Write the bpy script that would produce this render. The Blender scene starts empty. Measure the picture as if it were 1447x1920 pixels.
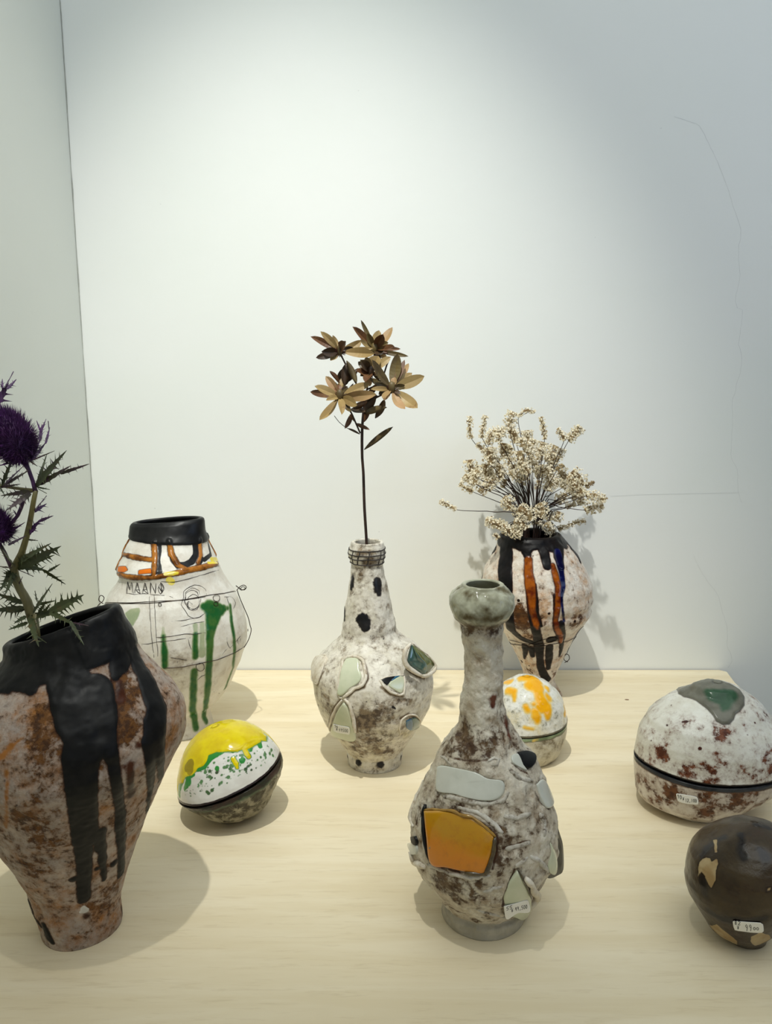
import bpy, math, random
import numpy as np
from mathutils import Vector
from mathutils.bvhtree import BVHTree
random.seed(5)
C = bpy.context.scene.collection
sc = bpy.context.scene
TZ = 0.75                        # height of the table top
# ---------------------------------------------------------------- camera
FPX = 1445.0; PITCH = math.radians(9.8)
CAM = Vector((0.0, 0.0, TZ + 0.5))
cam_d = bpy.data.cameras.new('camera'); cam = bpy.data.objects.new('camera', cam_d); C.objects.link(cam)
cam.location = CAM; cam.rotation_euler = (math.pi/2 - PITCH, 0, 0)
cam_d.sensor_fit = 'HORIZONTAL'; cam_d.sensor_width = 36.0; cam_d.lens = 36.0*FPX/1447.0
cam_d.clip_start = 0.01; cam_d.clip_end = 50
sc.camera = cam
# ---------------------------------------------------------------- light and exposure
sc.view_settings.view_transform = 'Standard'; sc.view_settings.look = 'None'
sc.view_settings.gamma = 1.0; sc.view_settings.use_curve_mapping = False
sc.view_settings.exposure = 0.0
w = bpy.data.worlds.new('world'); sc.world = w; w.use_nodes = True
w.node_tree.nodes['Background'].inputs[0].default_value = (0.92, 0.98, 1.0, 1)
w.node_tree.nodes['Background'].inputs[1].default_value = 0.06
def spot(name, loc, target, energy, size_deg, blend, col, rad):
    d = bpy.data.lights.new(name, 'SPOT'); o = bpy.data.objects.new(name, d); C.objects.link(o)
    o.location = loc; o.rotation_euler = (Vector(target)-Vector(loc)).to_track_quat('-Z', 'Y').to_euler()
    d.energy = energy; d.spot_size = math.radians(size_deg); d.spot_blend = blend; d.color = col; d.shadow_soft_size = rad
    return o
def area(name, loc, target, energy, sx, sy, col, spread=180):
    d = bpy.data.lights.new(name, 'AREA'); o = bpy.data.objects.new(name, d); C.objects.link(o)
    o.location = loc; o.rotation_euler = (Vector(target)-Vector(loc)).to_track_quat('-Z', 'Y').to_euler()
    d.energy = energy; d.shape = 'RECTANGLE'; d.size = sx; d.size_y = sy; d.color = col; d.spread = math.radians(spread)
    return o
spot('ceiling_spot', (-0.20, 0.20, TZ+2.05), (-0.09, 1.22, TZ+0.24), 118, 44, 1.0, (1.0, 1.0, 0.93), 0.018)
area('window_daylight', (3.0, -0.9, TZ+1.5), (0.75, 1.28, TZ+1.15), 3.0, 1.4, 1.4, (0.50, 0.68, 1.0), 50)
area('ceiling_fill', (0.7, -0.25, 3.37), (0.7, -0.20, 0), 27, 2.4, 2.2, (0.94, 0.99, 1.0))  # added overhead fill light that softens the shadows, stands for no fixture
area('front_fill', (0.6, -2.1, TZ+1.0), (0.1, 1.2, TZ+0.3), 5, 2.8, 1.8, (0.98, 1.0, 0.95))  # added soft fill from behind the camera, no actual window there
# ---------------------------------------------------------------- geometry helpers
SP, CP = math.sin(PITCH), math.cos(PITCH)
def rdir(px, py):
    x = (px-723.5)/FPX; y = -(py-960)/FPX
    return Vector((x, CP+y*SP, -SP+y*CP))
def atY(px, py, Y):              # world point seen at a pixel, at depth Y
    d = rdir(px, py); return CAM + d*(Y/d.y)
def onZ(px, py, z=TZ):
    d = rdir(px, py); return CAM + d*((z-CAM.z)/d.z)
def T(x0, y0, s):                # coordinates read in an enlarged crop -> photograph pixels
    return lambda x, y: (x0+x*s, y0+y*s)
def tag(o, label=None, cat=None, group=None, kind=None):
    for k, v in (('label', label), ('category', cat), ('group', group), ('kind', kind)):
        if v: o[k] = v
    return o
def empty(name, loc, label, cat, group=None):
    o = bpy.data.objects.new(name, None); C.objects.link(o); o.location = loc; o.empty_display_size = .05
    return tag(o, label, cat, group)
def mesh_obj(name, V, Fs, mat, parent=None, smooth=True, label=None, kind=None, origin=None, mats=None, mi=None):
    """V world coordinates; stored relative to the parent's (or given) origin"""
    V = np.asarray(V, dtype=np.float64)
    org = np.zeros(3)
    if origin is not None: org = np.array(origin)
    elif parent is not None:
        p = parent; org = np.zeros(3)
        while p is not None: org = org + np.array(p.location); p = p.parent
    me = bpy.data.meshes.new(name)
    if isinstance(Fs, np.ndarray) and Fs.ndim == 2:
        n, k = Fs.shape
        me.vertices.add(len(V)); me.vertices.foreach_set('co', (V-org).astype(np.float32).ravel())
        me.loops.add(n*k); me.loops.foreach_set('vertex_index', Fs.astype(np.int32).ravel())
        me.polygons.add(n); me.polygons.foreach_set('loop_start', np.arange(0, n*k, k, dtype=np.int32))
        me.update(calc_edges=True)
    else:
        me.from_pydata([tuple(v) for v in (V-org)], [], [tuple(int(i) for i in f) for f in Fs]); me.update()
    me.validate()
    me.polygons.foreach_set('use_smooth', [smooth]*len(me.polygons))
    for m in (mats or [mat]): me.materials.append(m)
    if mi is not None: me.polygons.foreach_set('material_index', mi)
    o = bpy.data.objects.new(name, me); C.objects.link(o)
    if parent is not None: o.parent = parent
    elif origin is not None: o.location = origin
    if label: o['label'] = label
    if kind: o['kind'] = kind
    return o
def merge(parts):
    V = []; F = []; n = 0
    for v, f in parts:
        V.append(np.asarray(v)); F += [tuple(i+n for i in q) for q in f]; n += len(v)
    return np.concatenate(V), F
def resample(pts, rad, step):
    P = [Vector(p) for p in pts]; out = [P[0]]; ro = [rad[0]]
    def cr(a, b, c, d, t): return 0.5*((2*b)+(c-a)*t+(2*a-5*b+4*c-d)*t*t+(3*b-a-3*c+d)*t**3)
    for i in range(len(P)-1):
        a = P[max(i-1, 0)]; b = P[i]; c = P[i+1]; d = P[min(i+2, len(P)-1)]
        n = max(1, int((c-b).length/step))
        for k in range(1, n+1):
            t = k/n; out.append(cr(a, b, c, d, t)); ro.append(rad[i]+(rad[i+1]-rad[i])*t)
    return out, ro
def tube(pts, rad, sides=6, step=None, caps=True, flat=None):
    """tube along world points; rad number or list"""
    if not isinstance(rad, (list, tuple)): rad = [rad]*len(pts)
    if step: pts, rad = resample(pts, rad, step)
    pts = [Vector(p) for p in pts]
    V = []; F = []; n = len(pts)
    t0 = (pts[1]-pts[0]).normalized(); u = t0.orthogonal().normalized()
    for i in range(n):
        t = (pts[min(i+1, n-1)]-pts[max(i-1, 0)])
        t = t.normalized() if t.length > 1e-9 else t0
        u = (u-t*u.dot(t)); u = u.normalized() if u.length > 1e-9 else t.orthogonal().normalized()
        v = t.cross(u)
        for k in range(sides):
            a = 2*math.pi*k/sides
            V.append(tuple(pts[i]+(u*math.cos(a)+v*math.sin(a))*rad[i]))
    for i in range(n-1):
        for k in range(sides):
            a = i*sides+k; b = i*sides+(k+1) % sides
            F.append((a, b, b+sides, a+sides))
    if caps: F.append(tuple(range(sides))[::-1]); F.append(tuple((n-1)*sides+k for k in range(sides)))
    return V, F
def box(x0, x1, y0, y1, z0, z1, b=0.0):
    V = [(x, y, z) for z in (z0, z1) for x, y in ((x0, y0), (x1, y0), (x1, y1), (x0, y1))]
    return V, [(3, 2, 1, 0), (4, 5, 6, 7), (0, 1, 5, 4), (1, 2, 6, 5), (2, 3, 7, 6), (3, 0, 4, 7)]
# numpy lattice noise
def _h(ix, iy, iz, s):
    n = (ix*73856093) ^ (iy*19349663) ^ (iz*83492791) ^ (s*2654435761 & 0x7fffffff)
    n = (n ^ (n >> 13))*1274126177 & 0x7fffffff
    n = (n ^ (n >> 16)) & 0xffff
    return n/32767.5-1.0
def vnoise(P, s=0):
    i = np.floor(P).astype(np.int64); f = P-i; f = f*f*(3-2*f)
    r = 0
    for dx in (0, 1):
        for dy in (0, 1):
            for dz in (0, 1):
                wgt = (f[..., 0] if dx else 1-f[..., 0])*(f[..., 1] if dy else 1-f[..., 1])*(f[..., 2] if dz else 1-f[..., 2])
                r = r+wgt*_h(i[..., 0]+dx, i[..., 1]+dy, i[..., 2]+dz, s)
    return r
def fbm(P, s=0, o=4):
    r = 0; a = 1.0; t = 0
    for k in range(o): r = r+a*vnoise(P*(2**k)+k*7.3, s+k); t += a; a *= .5
    return r/t
# ---------------------------------------------------------------- materials
def lin(h):
    if isinstance(h, str):
        c = [int(h[i:i+2], 16)/255 for i in (0, 2, 4)]
    else: c = [v/255 for v in h]
    return tuple(v/12.92 if v <= .04045 else ((v+.055)/1.055)**2.4 for v in c)+(1,)
class NT:
    def __init__(s, name):
        s.m = bpy.data.materials.new(name); s.m.use_nodes = True; s.t = s.m.node_tree
        s.b = s.t.nodes['Principled BSDF']; s.tc = s.t.nodes.new('ShaderNodeTexCoord')
    def n(s, ty, **kw):
        x = s.t.nodes.new(ty)
        for k, v in kw.items(): setattr(x, k, v)
        return x
    def put(s, sock, v):
        if v is None: return
        if hasattr(v, 'links') or isinstance(v, bpy.types.NodeSocket): s.t.links.new(v, sock)
        else: sock.default_value = v
    def math(s, op, a, b=None, c=None):
        x = s.n('ShaderNodeMath', operation=op); s.put(x.inputs[0], a); s.put(x.inputs[1], b); s.put(x.inputs[2], c); return x.outputs[0]
    def mix(s, f, a, b):
        x = s.n('ShaderNodeMix', data_type='RGBA'); s.put(x.inputs[0], f); s.put(x.inputs[6], a); s.put(x.inputs[7], b); return x.outputs[2]
    def mixf(s, f, a, b):
        x = s.n('ShaderNodeMix', data_type='FLOAT'); s.put(x.inputs[0], f); s.put(x.inputs[2], a); s.put(x.inputs[3], b); return x.outputs[0]
    def noise(s, scale, detail=4, rough=.55, dist=0, vec=None):
        x = s.n('ShaderNodeTexNoise'); s.put(x.inputs['Vector'], vec or s.tc.outputs['Object'])
        x.inputs['Scale'].default_value = scale; x.inputs['Detail'].default_value = detail
        x.inputs['Roughness'].default_value = rough; x.inputs['Distortion'].default_value = dist
        return x.outputs['Fac']
    def attr(s, name):
        x = s.n('ShaderNodeAttribute', attribute_name=name); return x.outputs['Fac']
    def step(s, v, a, b):
        x = s.n('ShaderNodeMapRange', interpolation_type='SMOOTHSTEP'); s.put(x.inputs[0], v)
        x.inputs[1].default_value = a; x.inputs[2].default_value = b; return x.outputs[0]
    def bump(s, h, strength, dist, nrm=None):
        x = s.n('ShaderNodeBump'); x.inputs['Strength'].default_value = strength; x.inputs['Distance'].default_value = dist
        s.put(x.inputs['Height'], h); s.put(x.inputs['Normal'], nrm); return x.outputs[0]
def ceramic(name, base, base2, stains=(), layers=(), rough=.38, bump=.35, bscale=260, vein=None, coat=0.0, spec=.22):
    """stains: (attribute or None, colour, colour2, noise scale, threshold, width, distortion); layers: (attribute, colour, colour2, wobble mm, wobble scale, softness mm, roughness[, edge colour])"""
    N = NT(name)
    col = N.mix(N.step(N.noise(38, 5, .6), .38, .62), lin(base), lin(base2))
    r = rough; hh = N.noise(bscale, 6, .65)
    for (an, c1, c2, s_, th, wd, ds) in stains:
        v = N.noise(s_*1.25, 9, .70, ds*.3)
        if an: v = N.math('ADD', v, N.math('MULTIPLY', N.attr(an), .26))
        v = N.math('ADD', v, N.math('MULTIPLY', N.attr('cav'), .035))
        col = N.mix(N.math('MULTIPLY', N.step(v, th-.13, th+wd*.5), .38), col, lin(c1))
        m = N.step(v, th, th+wd)
        c = N.mix(N.step(N.noise(s_*1.7, 4, .6), .4, .6), lin(c1), lin(c2))
        col = N.mix(m, col, c)
        hh = N.math('SUBTRACT', hh, N.math('MULTIPLY', m, .25))
    for L in layers:
        an, c1, c2, wob, ws, soft, rg = L[:7]
        v = N.math('ADD', N.attr(an), N.math('MULTIPLY', N.math('SUBTRACT', N.noise(ws, 3, .55), .5), wob*2))
        if len(L) > 7 and L[7]:
            col = N.mix(N.step(v, -soft-1.4, 0), col, lin(L[7]))
        m = N.step(v, -soft, soft)
        c = N.mix(N.step(N.noise(60, 4, .6), .38, .66), lin(c1), lin(c2))
        col = N.mix(m, col, c)
        r = N.mixf(m, r, rg)
        hh = N.mixf(m, hh, .5)
    N.put(N.b.inputs['Base Color'], col); N.put(N.b.inputs['Roughness'], r)
    N.b.inputs['Specular IOR Level'].default_value = spec
    N.b.inputs['Coat Weight'].default_value = coat; N.b.inputs['Coat Roughness'].default_value = .12
    N.put(N.b.inputs['Normal'], N.bump(hh, bump, .0016))
    return N.m
def simple(name, c1, c2=None, rough=.5, scale=80, bump=0, metal=0, sub=0, coat=0, trans=0):
    N = NT(name)
    N.put(N.b.inputs['Base Color'], N.mix(N.step(N.noise(scale, 5, .6), .35, .65), lin(c1), lin(c2 or c1)))
    N.b.inputs['Roughness'].default_value = rough; N.b.inputs['Metallic'].default_value = metal
    N.b.inputs['Coat Weight'].default_value = coat; N.b.inputs['Coat Roughness'].default_value = .08
    if bump: N.put(N.b.inputs['Normal'], N.bump(N.noise(scale*3, 5, .6), bump, .001))
    return N.m
PROF={
'A':((-0.2868,0.6420),[(0.0,3.7,35.1),(7.4,3.1,35.9),(14.8,2.4,36.8),(22.2,1.8,37.6),(29.6,1.7,38.6),(36.9,2.2,40.1),(44.3,2.8,41.7),(51.7,3.0,44.0),(59.1,2.7,47.0),(66.5,2.5,49.8),(73.9,2.3,52.6),(81.3,2.1,55.5),(88.7,1.8,58.6),(96.1,1.6,61.6),(103.4,1.8,64.2),(110.8,2.0,66.7),(118.2,2.3,69.3),(125.6,3.1,71.8),(133.0,3.8,74.3),(140.4,4.5,76.9),(147.8,5.4,79.5),(155.2,7.3,82.4),(162.5,9.2,85.1),(169.9,10.9,87.7),(177.3,12.8,90.5),(184.7,13.7,92.5),(192.1,12.7,93.2),(199.5,12.1,94.4),(206.9,10.3,94.7),(214.3,7.5,93.7),(221.7,5.5,91.5),(229.0,2.7,87.6),(236.4,1.3,83.5),(243.8,0.6,77.4),(251.2,1.5,69.2),(258.6,4.3,62.8),(266.0,7.6,58.1),(273.4,9.1,53.2),(280.8,7.3,50.6),(288.2,5.4,49.4)]),
'B':((-0.3002,1.0555),[(0.0,0.3,48.0),(7.8,0.2,47.1),(15.6,-0.3,45.8),(23.4,-0.9,45.5),(31.2,0.5,47.6),(39.0,3.4,52.2),(46.8,4.3,58.6),(54.6,3.2,64.7),(62.4,2.2,70.1),(70.2,2.5,74.8),(78.0,1.9,78.9),(85.8,0.9,83.0),(93.6,0.8,86.3),(101.4,1.2,89.4),(109.2,0.8,92.4),(117.0,0.3,95.3),(124.8,0.8,97.5),(132.6,0.9,98.7),(140.4,0.1,99.6),(148.2,-0.0,100.2),(156.0,-0.4,99.5),(163.8,-1.1,98.8),(171.5,-1.1,97.4),(179.3,-1.8,95.0),(187.1,-2.5,92.4),(194.9,-2.2,89.5),(202.7,-2.5,86.2),(210.5,-2.3,80.7),(218.3,-1.2,75.0),(226.1,-1.0,70.4),(233.9,-2.6,68.8),(241.7,-5.4,69.1),(249.5,-4.9,65.6),(257.3,-3.9,61.7),(265.1,-4.7,59.6),(272.9,-4.7,56.3),(280.7,-4.3,53.0),(288.5,-4.3,50.6),(296.3,-4.0,50.1),(304.1,-3.4,49.6)]),
'C':((-0.0152,0.9534),[(0.0,0.4,35.8),(7.6,0.1,36.4),(15.2,0.0,37.3),(22.8,0.1,40.9),(30.4,0.1,45.7),(38.0,-0.4,50.4),(45.6,-0.8,55.2),(53.2,-1.2,60.3),(60.8,-1.2,64.8),(68.4,-1.1,67.9),(76.0,-1.1,71.3),(83.6,-0.9,74.3),(91.2,-1.3,75.8),(98.8,-1.6,77.4),(106.4,-1.5,78.4),(114.0,-1.7,78.5),(121.6,-2.5,78.3),(129.2,-3.3,77.2),(136.8,-3.4,74.4),(144.4,-3.4,69.6),(152.0,-1.9,63.3),(159.6,-1.2,56.2),(167.2,-1.3,48.1),(174.8,-3.5,38.6),(182.4,-5.6,34.7),(189.9,-5.6,34.6),(197.5,-6.1,32.6),(205.1,-6.9,30.9),(212.7,-7.1,29.8),(220.3,-7.2,28.4),(227.9,-7.4,26.9),(235.5,-7.6,25.6),(243.1,-7.7,24.2),(250.7,-8.0,22.8),(258.3,-8.4,21.5),(265.9,-8.5,20.6),(273.5,-8.7,21.9),(281.1,-9.0,23.8),(288.7,-8.7,22.9),(296.3,-8.1,20.3)]),
'D':((0.2496,1.1778),[(0.0,-0.1,34.6),(6.7,-0.2,30.6),(13.3,-0.8,27.0),(20.0,-1.5,24.1),(26.6,-1.9,23.9),(33.3,-1.9,25.8),(39.9,-1.8,28.1),(46.6,-2.2,30.9),(53.2,-2.5,33.7),(59.9,-2.9,36.5),(66.5,-3.6,39.1),(73.2,-4.5,41.7),(79.8,-5.0,44.7),(86.5,-5.1,48.2),(93.1,-5.3,51.5),(99.8,-5.6,54.7),(106.4,-6.6,59.0),(113.1,-8.1,64.8),(119.7,-9.3,70.4),(126.4,-9.4,75.1),(133.0,-9.1,79.7),(139.7,-9.7,83.8),(146.3,-10.7,84.9),(153.0,-11.3,85.7),(159.7,-11.9,87.3),(166.3,-12.4,87.8),(173.0,-12.7,86.7),(179.6,-12.9,86.2),(186.3,-13.2,85.7),(192.9,-13.7,83.6),(199.6,-15.0,81.0),(206.2,-15.6,78.8),(212.9,-15.4,75.1),(219.5,-15.1,70.8),(226.2,-15.2,67.1),(232.8,-16.0,62.8),(239.5,-18.1,59.0),(246.1,-19.5,55.3),(252.8,-21.7,50.9),(259.4,-23.9,47.2)]),
'E':((0.1891,0.9742),[(0.0,-3.1,41.3),(4.7,-3.1,45.5),(9.4,-2.8,48.9),(14.1,-2.9,50.8),(18.8,-2.3,52.4),(23.5,-2.1,53.9),(28.2,-2.5,54.8),(32.9,-2.2,55.3),(37.6,-1.9,55.6),(42.4,-2.0,55.6),(47.1,-1.4,55.1),(51.8,-1.1,54.5),(56.5,-1.1,53.6),(61.2,-0.9,52.6),(65.9,-0.7,51.0),(70.6,-0.7,49.7),(75.3,-0.5,48.0),(80.0,-0.8,45.6),(84.7,-0.5,42.4),(89.4,-1.1,39.2),(94.1,-2.4,34.9),(98.8,-1.9,30.1),(103.5,-0.4,22.6),(108,-2,15),(109.6,-2,9),(110.2,-2,3)]),
'F':((0.0926,0.6580),[(0.0,-0.7,38.4),(8.2,-0.3,38.6),(16.5,-0.2,39.9),(24.7,-0.5,44.1),(32.9,-0.6,49.9),(41.2,-1.7,54.7),(49.4,-2.6,59.5),(57.6,-2.3,63.6),(65.9,-1.6,66.4),(74.1,-1.4,67.5),(82.3,-1.4,67.3),(90.5,-1.4,67.2),(98.8,-1.6,66.5),(107.0,-1.5,65.2),(115.2,-1.2,62.6),(123.5,-0.9,59.2),(131.7,-0.9,55.8),(139.9,-0.8,52.2),(148.2,-0.4,48.7),(156.4,-0.5,45.2),(164.6,-1.9,40.6),(172.9,-3.1,34.8),(181.1,-2.6,29.9),(189.3,-2.4,25.2),(197.6,-3.3,22.1),(205.8,-5.0,20.7),(214.0,-5.3,19.5),(222.3,-5.5,18.4),(230.5,-5.3,17.9),(238.7,-5.2,17.2),(246.9,-5.4,17.1),(255.2,-5.7,17.5),(263.4,-5.9,17.5),(271.6,-6.2,17.8),(279.9,-6.7,19.2),(286,-7.2,18.8),(288.5,-7.4,20.5),(292,-7.8,24.0),(297,-7.8,27.2),(303,-7.8,28.2),(309,-7.8,28.0),(314,-7.5,26.0),(318,-7.3,22.5),(321,-7.2,18.0)]),
'G':((-0.1824,0.8282),[(0.0,1.2,23),(4.7,3.4,29.5),(9.4,6.7,35.7),(14.0,7.9,40.2),(18.7,7.0,43.0),(23.4,7.1,46.4),(28.1,7.4,49.8),(32.8,7.2,53.1),(37.5,6.0,56.1),(42.1,4.4,58.0),(46.8,1.7,59.3),(55.6,-0.7,57.9),(63.0,-2.6,55.8),(70.3,-4.4,53.0),(77.1,-6.1,49.5),(83.5,-7.7,45.4),(89.3,-9.1,40.7),(94.5,-10.4,35.5),(98.9,-11.5,29.8),(102.5,-12.4,23.7),(105.2,-13.1,17.2),(107.1,-13.6,10.4),(107.9,-13.8,3.2)]),
'H':((0.3890,0.8465),[(0.0,-16.7,47.4),(6.5,-21.1,55.8),(13.0,-23.6,64.9),(19.5,-20.8,70.6),(25.9,-16.3,75.6),(32.4,-13.5,79.5),(38.9,-10.8,82.8),(45.4,-9.7,84.6),(51.9,-8.7,85.6),(58.4,-8.1,86.0),(64.8,-7.4,86.2),(71.3,-6.8,85.7),(77.8,-6.5,85.1),(84.3,-6.3,84.5),(90.8,-6.3,83.2),(97.3,-5.8,80.3),(103.7,-6.2,76.6),(110.2,-8.5,72.0),(116.7,-9.5,65.7),(123.2,-8.2,59.5),(129.7,-6.7,53.1),(136.2,-2.9,42.6),(142.6,-3.2,31.5),(149.1,-5,24),(151.5,-5,15),(152.6,-5,8),(153,-5,3)]),
'I':((0.3286,0.6280),[(0.0,-2.1,19.0),(4.8,-6.0,22.9),(9.6,-8.1,27.5),(14.4,-7.9,30.3),(19.1,-7.9,33.1),(23.9,-8.6,35.4),(28.7,-9.2,37.7),(33.5,-9.8,40.1),(38.3,-10.4,42.2),(43.1,-10.4,43.7),(47.8,-10.2,45.2),(52.6,-9.7,46.4),(57.4,-8.5,47.0),(62.2,-7.5,47.9),(67.0,-6.8,48.1),(71.8,-6.3,47.9),(76.5,-5.3,47.6),(81.3,-3.9,45.9),(86.1,-2.2,43.4),(90.9,0.2,40.0),(95.7,1.5,35.6),(100.5,1.2,29.5),(104.5,.6,22),(107.2,0,14),(109,0,8),(109.6,0,3)]),
}
# ---------------------------------------------------------------- thrown and pinched clay vessels
class Pot:
    def __init__(s, key, z0=0.0, z1=None, top='lip', tilt=None, crease=(), lump=1.0, lump_s=45, fine=.25, fine_s=9, seed=1,
                 nu=224, nv=190, seam=None, wave=0.0, lipw=5.0, Htot=None, pinch=0.0, bottom='flat', flat=None):
        (bx, by), prof = PROF[key]
        s.base = Vector((bx, by, TZ)); pr = np.array(prof); H = Htot or pr[-1, 0]; z1 = H if z1 is None else z1
        s.key = key; s.attrs = {}; s.relief = None
        z = np.linspace(z0, z1, nv)
        def sm(col):
            zz = np.linspace(-20, H+20, 600); v = np.interp(zz, pr[:, 0], pr[:, col], right=(0.0 if (col == 2 and top == 'dome') else None)); k = np.exp(-np.linspace(-2, 2, 13)**2); k /= k.sum()
            return np.interp(z, zz, np.convolve(np.pad(v, 6, 'edge'), k, 'valid'))
        cx = sm(1); r = sm(2)
        for (cz, dep, wd) in crease: r = r-dep*np.exp(-((z-cz)/wd)**2)
        rows = []                                        # (z, cx, r, displacement weight)
        n0 = 5
        for k in range(n0): rows.append((z[0]+(0.0 if bottom == 'flat' else 0), cx[0], r[0]*(k/n0)+.01, 0.0))
        for k in range(nv): rows.append((z[k], cx[k], r[k], min(1, (k+1)/5, (nv-k+2)/5) if top != 'dome' else min(1, (k+1)/5)))
        if top == 'lip':
            rr = r[-1]; cc = cx[-1]; lw = min(lipw, rr*.55)
            for a in (30, 60, 90, 120, 150, 180):
                rows.append((z1+lw*.35*math.sin(math.radians(a)), cc, rr-lw/2+lw/2*math.cos(math.radians(a)), .3))
            ni = 46
            for k in range(1, ni+1):
                zi = z1-(z1-14)*k/ni; ri = np.interp(zi, z, r)-lw; rows.append((zi, np.interp(zi, z, cx), max(4, min(ri, rr-lw+8*k)), 0))
            rows.append((13, cx[0], .5, 0))
        elif top == 'dome':
            rr = r[-1]; ch = rr*.16
            for k in range(1, 15):
                a = k/14*math.pi/2; rows.append((z1+ch*math.sin(a), cx[-1], max(.02, rr*math.cos(a)), 1))
        else:
            for q in (.985, .95, .9, .6, .3, .001): rows.append((z1+(.0 if q > .98 else -1.0), cx[-1], r[-1]*q, 0))
        R = np.array(rows); th = np.linspace(0, 2*np.pi, nu, endpoint=False)
        zz = np.repeat(R[:, :1], nu, 1); xo = R[:, 2:3]*np.cos(th); yo = R[:, 2:3]*np.sin(th)
        lob = 1+pinch*np.cos(2*th+.6)[None, :]
        xo = xo*lob; yo = yo/lob
        if flat: yo = yo*np.interp(R[:, 0:1]/H, *flat)
        if tilt: zz = zz+np.interp(R[:, 0:1]/H, *tilt)*xo
        if wave and seam: zz = zz+wave*(np.sin(2*th+1.0)+.6*np.sin(5*th+2))[None, :]*np.exp(-((R[:, 0:1]-seam)/16)**2)
        G = np.stack([(R[:, 1:2]+xo)/1000+bx, yo/1000+by, np.maximum(zz, 0)/1000+TZ], -1)
        s.w = R[:, 3:4]*np.ones((1, nu)); s.nr, s.nu = G.shape[:2]
        s.G = G; nrm = s.normals(G)
        q = (G-np.array(s.base))*1000
        d = lump*fbm(q/lump_s+seed*3.1, seed, 3)+fine*1.6*fbm(q/fine_s+seed, seed+20, 3)
        fz = fbm(q/fine_s*.8+seed*1.7, seed+50, 4); s.attrs['cav'] = np.clip(-(fz*2.2+.35*d/max(lump, .3)), -1.5, 1.5); d = d-fine*1.3*np.clip(-fz*2, 0, 1)
        s.G = G+nrm*(d*s.w/1000)[..., None]
        s.nrm = s.normals(s.G); s.rowz = R[:, 0]
        s.rel = np.zeros(s.G.shape[:2])
        ii = list(range(0, s.nr-1, 2))+[s.nr-1]; jj = list(range(0, nu, 2))
        g = s.G[ii][:, jj]; a, b = g.shape[:2]
        idx = np.arange(a*b).reshape(a, b)
        f = np.stack([idx[:-1], np.roll(idx, -1, 1)[:-1], np.roll(idx, -1, 1)[1:], idx[1:]], -1).reshape(-1, 4)
        s.bvh = BVHTree.FromPolygons([tuple(v) for v in g.reshape(-1, 3)], [tuple(int(k) for k in t) for t in f])
    def normals(s, G):
        du = np.roll(G, -1, 1)-np.roll(G, 1, 1); dv = np.gradient(G, axis=0)
        n = np.cross(du, dv); return n/np.maximum(np.linalg.norm(n, axis=-1, keepdims=True), 1e-12)
    def hit(s, px, py):
        d = rdir(px, py).normalized(); h = s.bvh.ray_cast(CAM, d)
        if h[0] is None:
            L = (s.base-CAM).dot(d); best = None
            for q in np.linspace(L-.15, L+.15, 13):
                n = s.bvh.find_nearest(CAM+d*float(q))
                if n[0] is not None and (best is None or n[3] < best[3]): best = n
            return Vector(best[0]), s._out(best)
        return Vector(h[0]), s._out(h)
    def _out(s, h):
        n = Vector(h[1]); v = CAM-Vector(h[0])
        return n if n.dot(v) > 0 else -n
    def pt(s, px, py, lift=0.0):
        p, n = s.hit(px, py); return p+n*(lift/1000)
    def _get(s, name, v0=-20.0):
        if name not in s.attrs: s.attrs[name] = np.full(s.G.shape[:2], v0)
        return s.attrs[name]
    def path(s, t, pts):
        """crop points (x,y[,r]) -> dense 3-D points on the surface and radii in mm"""
        out = []; R = []
        k = t(1, 0)[0]-t(0, 0)[0]
        for i in range(len(pts)-1 or 1):
            a = pts[i]; b = pts[min(i+1, len(pts)-1)]
            n = max(1, int(math.hypot(b[0]-a[0], b[1]-a[1])*k/7))
            for q in range(n+(1 if i >= len(pts)-2 else 0)):
                f = q/n; p = s.hit(*t(a[0]+(b[0]-a[0])*f, a[1]+(b[1]-a[1])*f))[0]
                out.append(p); dist = (p-CAM).dot(Vector((0, CP, -SP)))
                ra = a[2] if len(a) > 2 else 0; rb = b[2] if len(b) > 2 else 0
                R.append((ra+(rb-ra)*f)*k*dist/FPX*1000)
        return out, R
    def stroke(s, name, t, *strokes):
        A = s._get(name); P = s.G*1000
        for pts in strokes:
            o, R = s.path(t, pts); o = np.array([tuple(v) for v in o])*1000
            if len(o) == 1: o = np.concatenate([o, o+.01]); R = R*2
            for i in range(len(o)-1):
                a = o[i]; ab = o[i+1]-a; L = max(ab.dot(ab), 1e-9)
                if L > 45**2: continue
                u = np.clip(((P-a)@ab)/L, 0, 1); d = np.linalg.norm(P-a-u[..., None]*ab, axis=-1)
                np.maximum(A, R[i]+(R[i+1]-R[i])*u-d, out=A)
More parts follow.
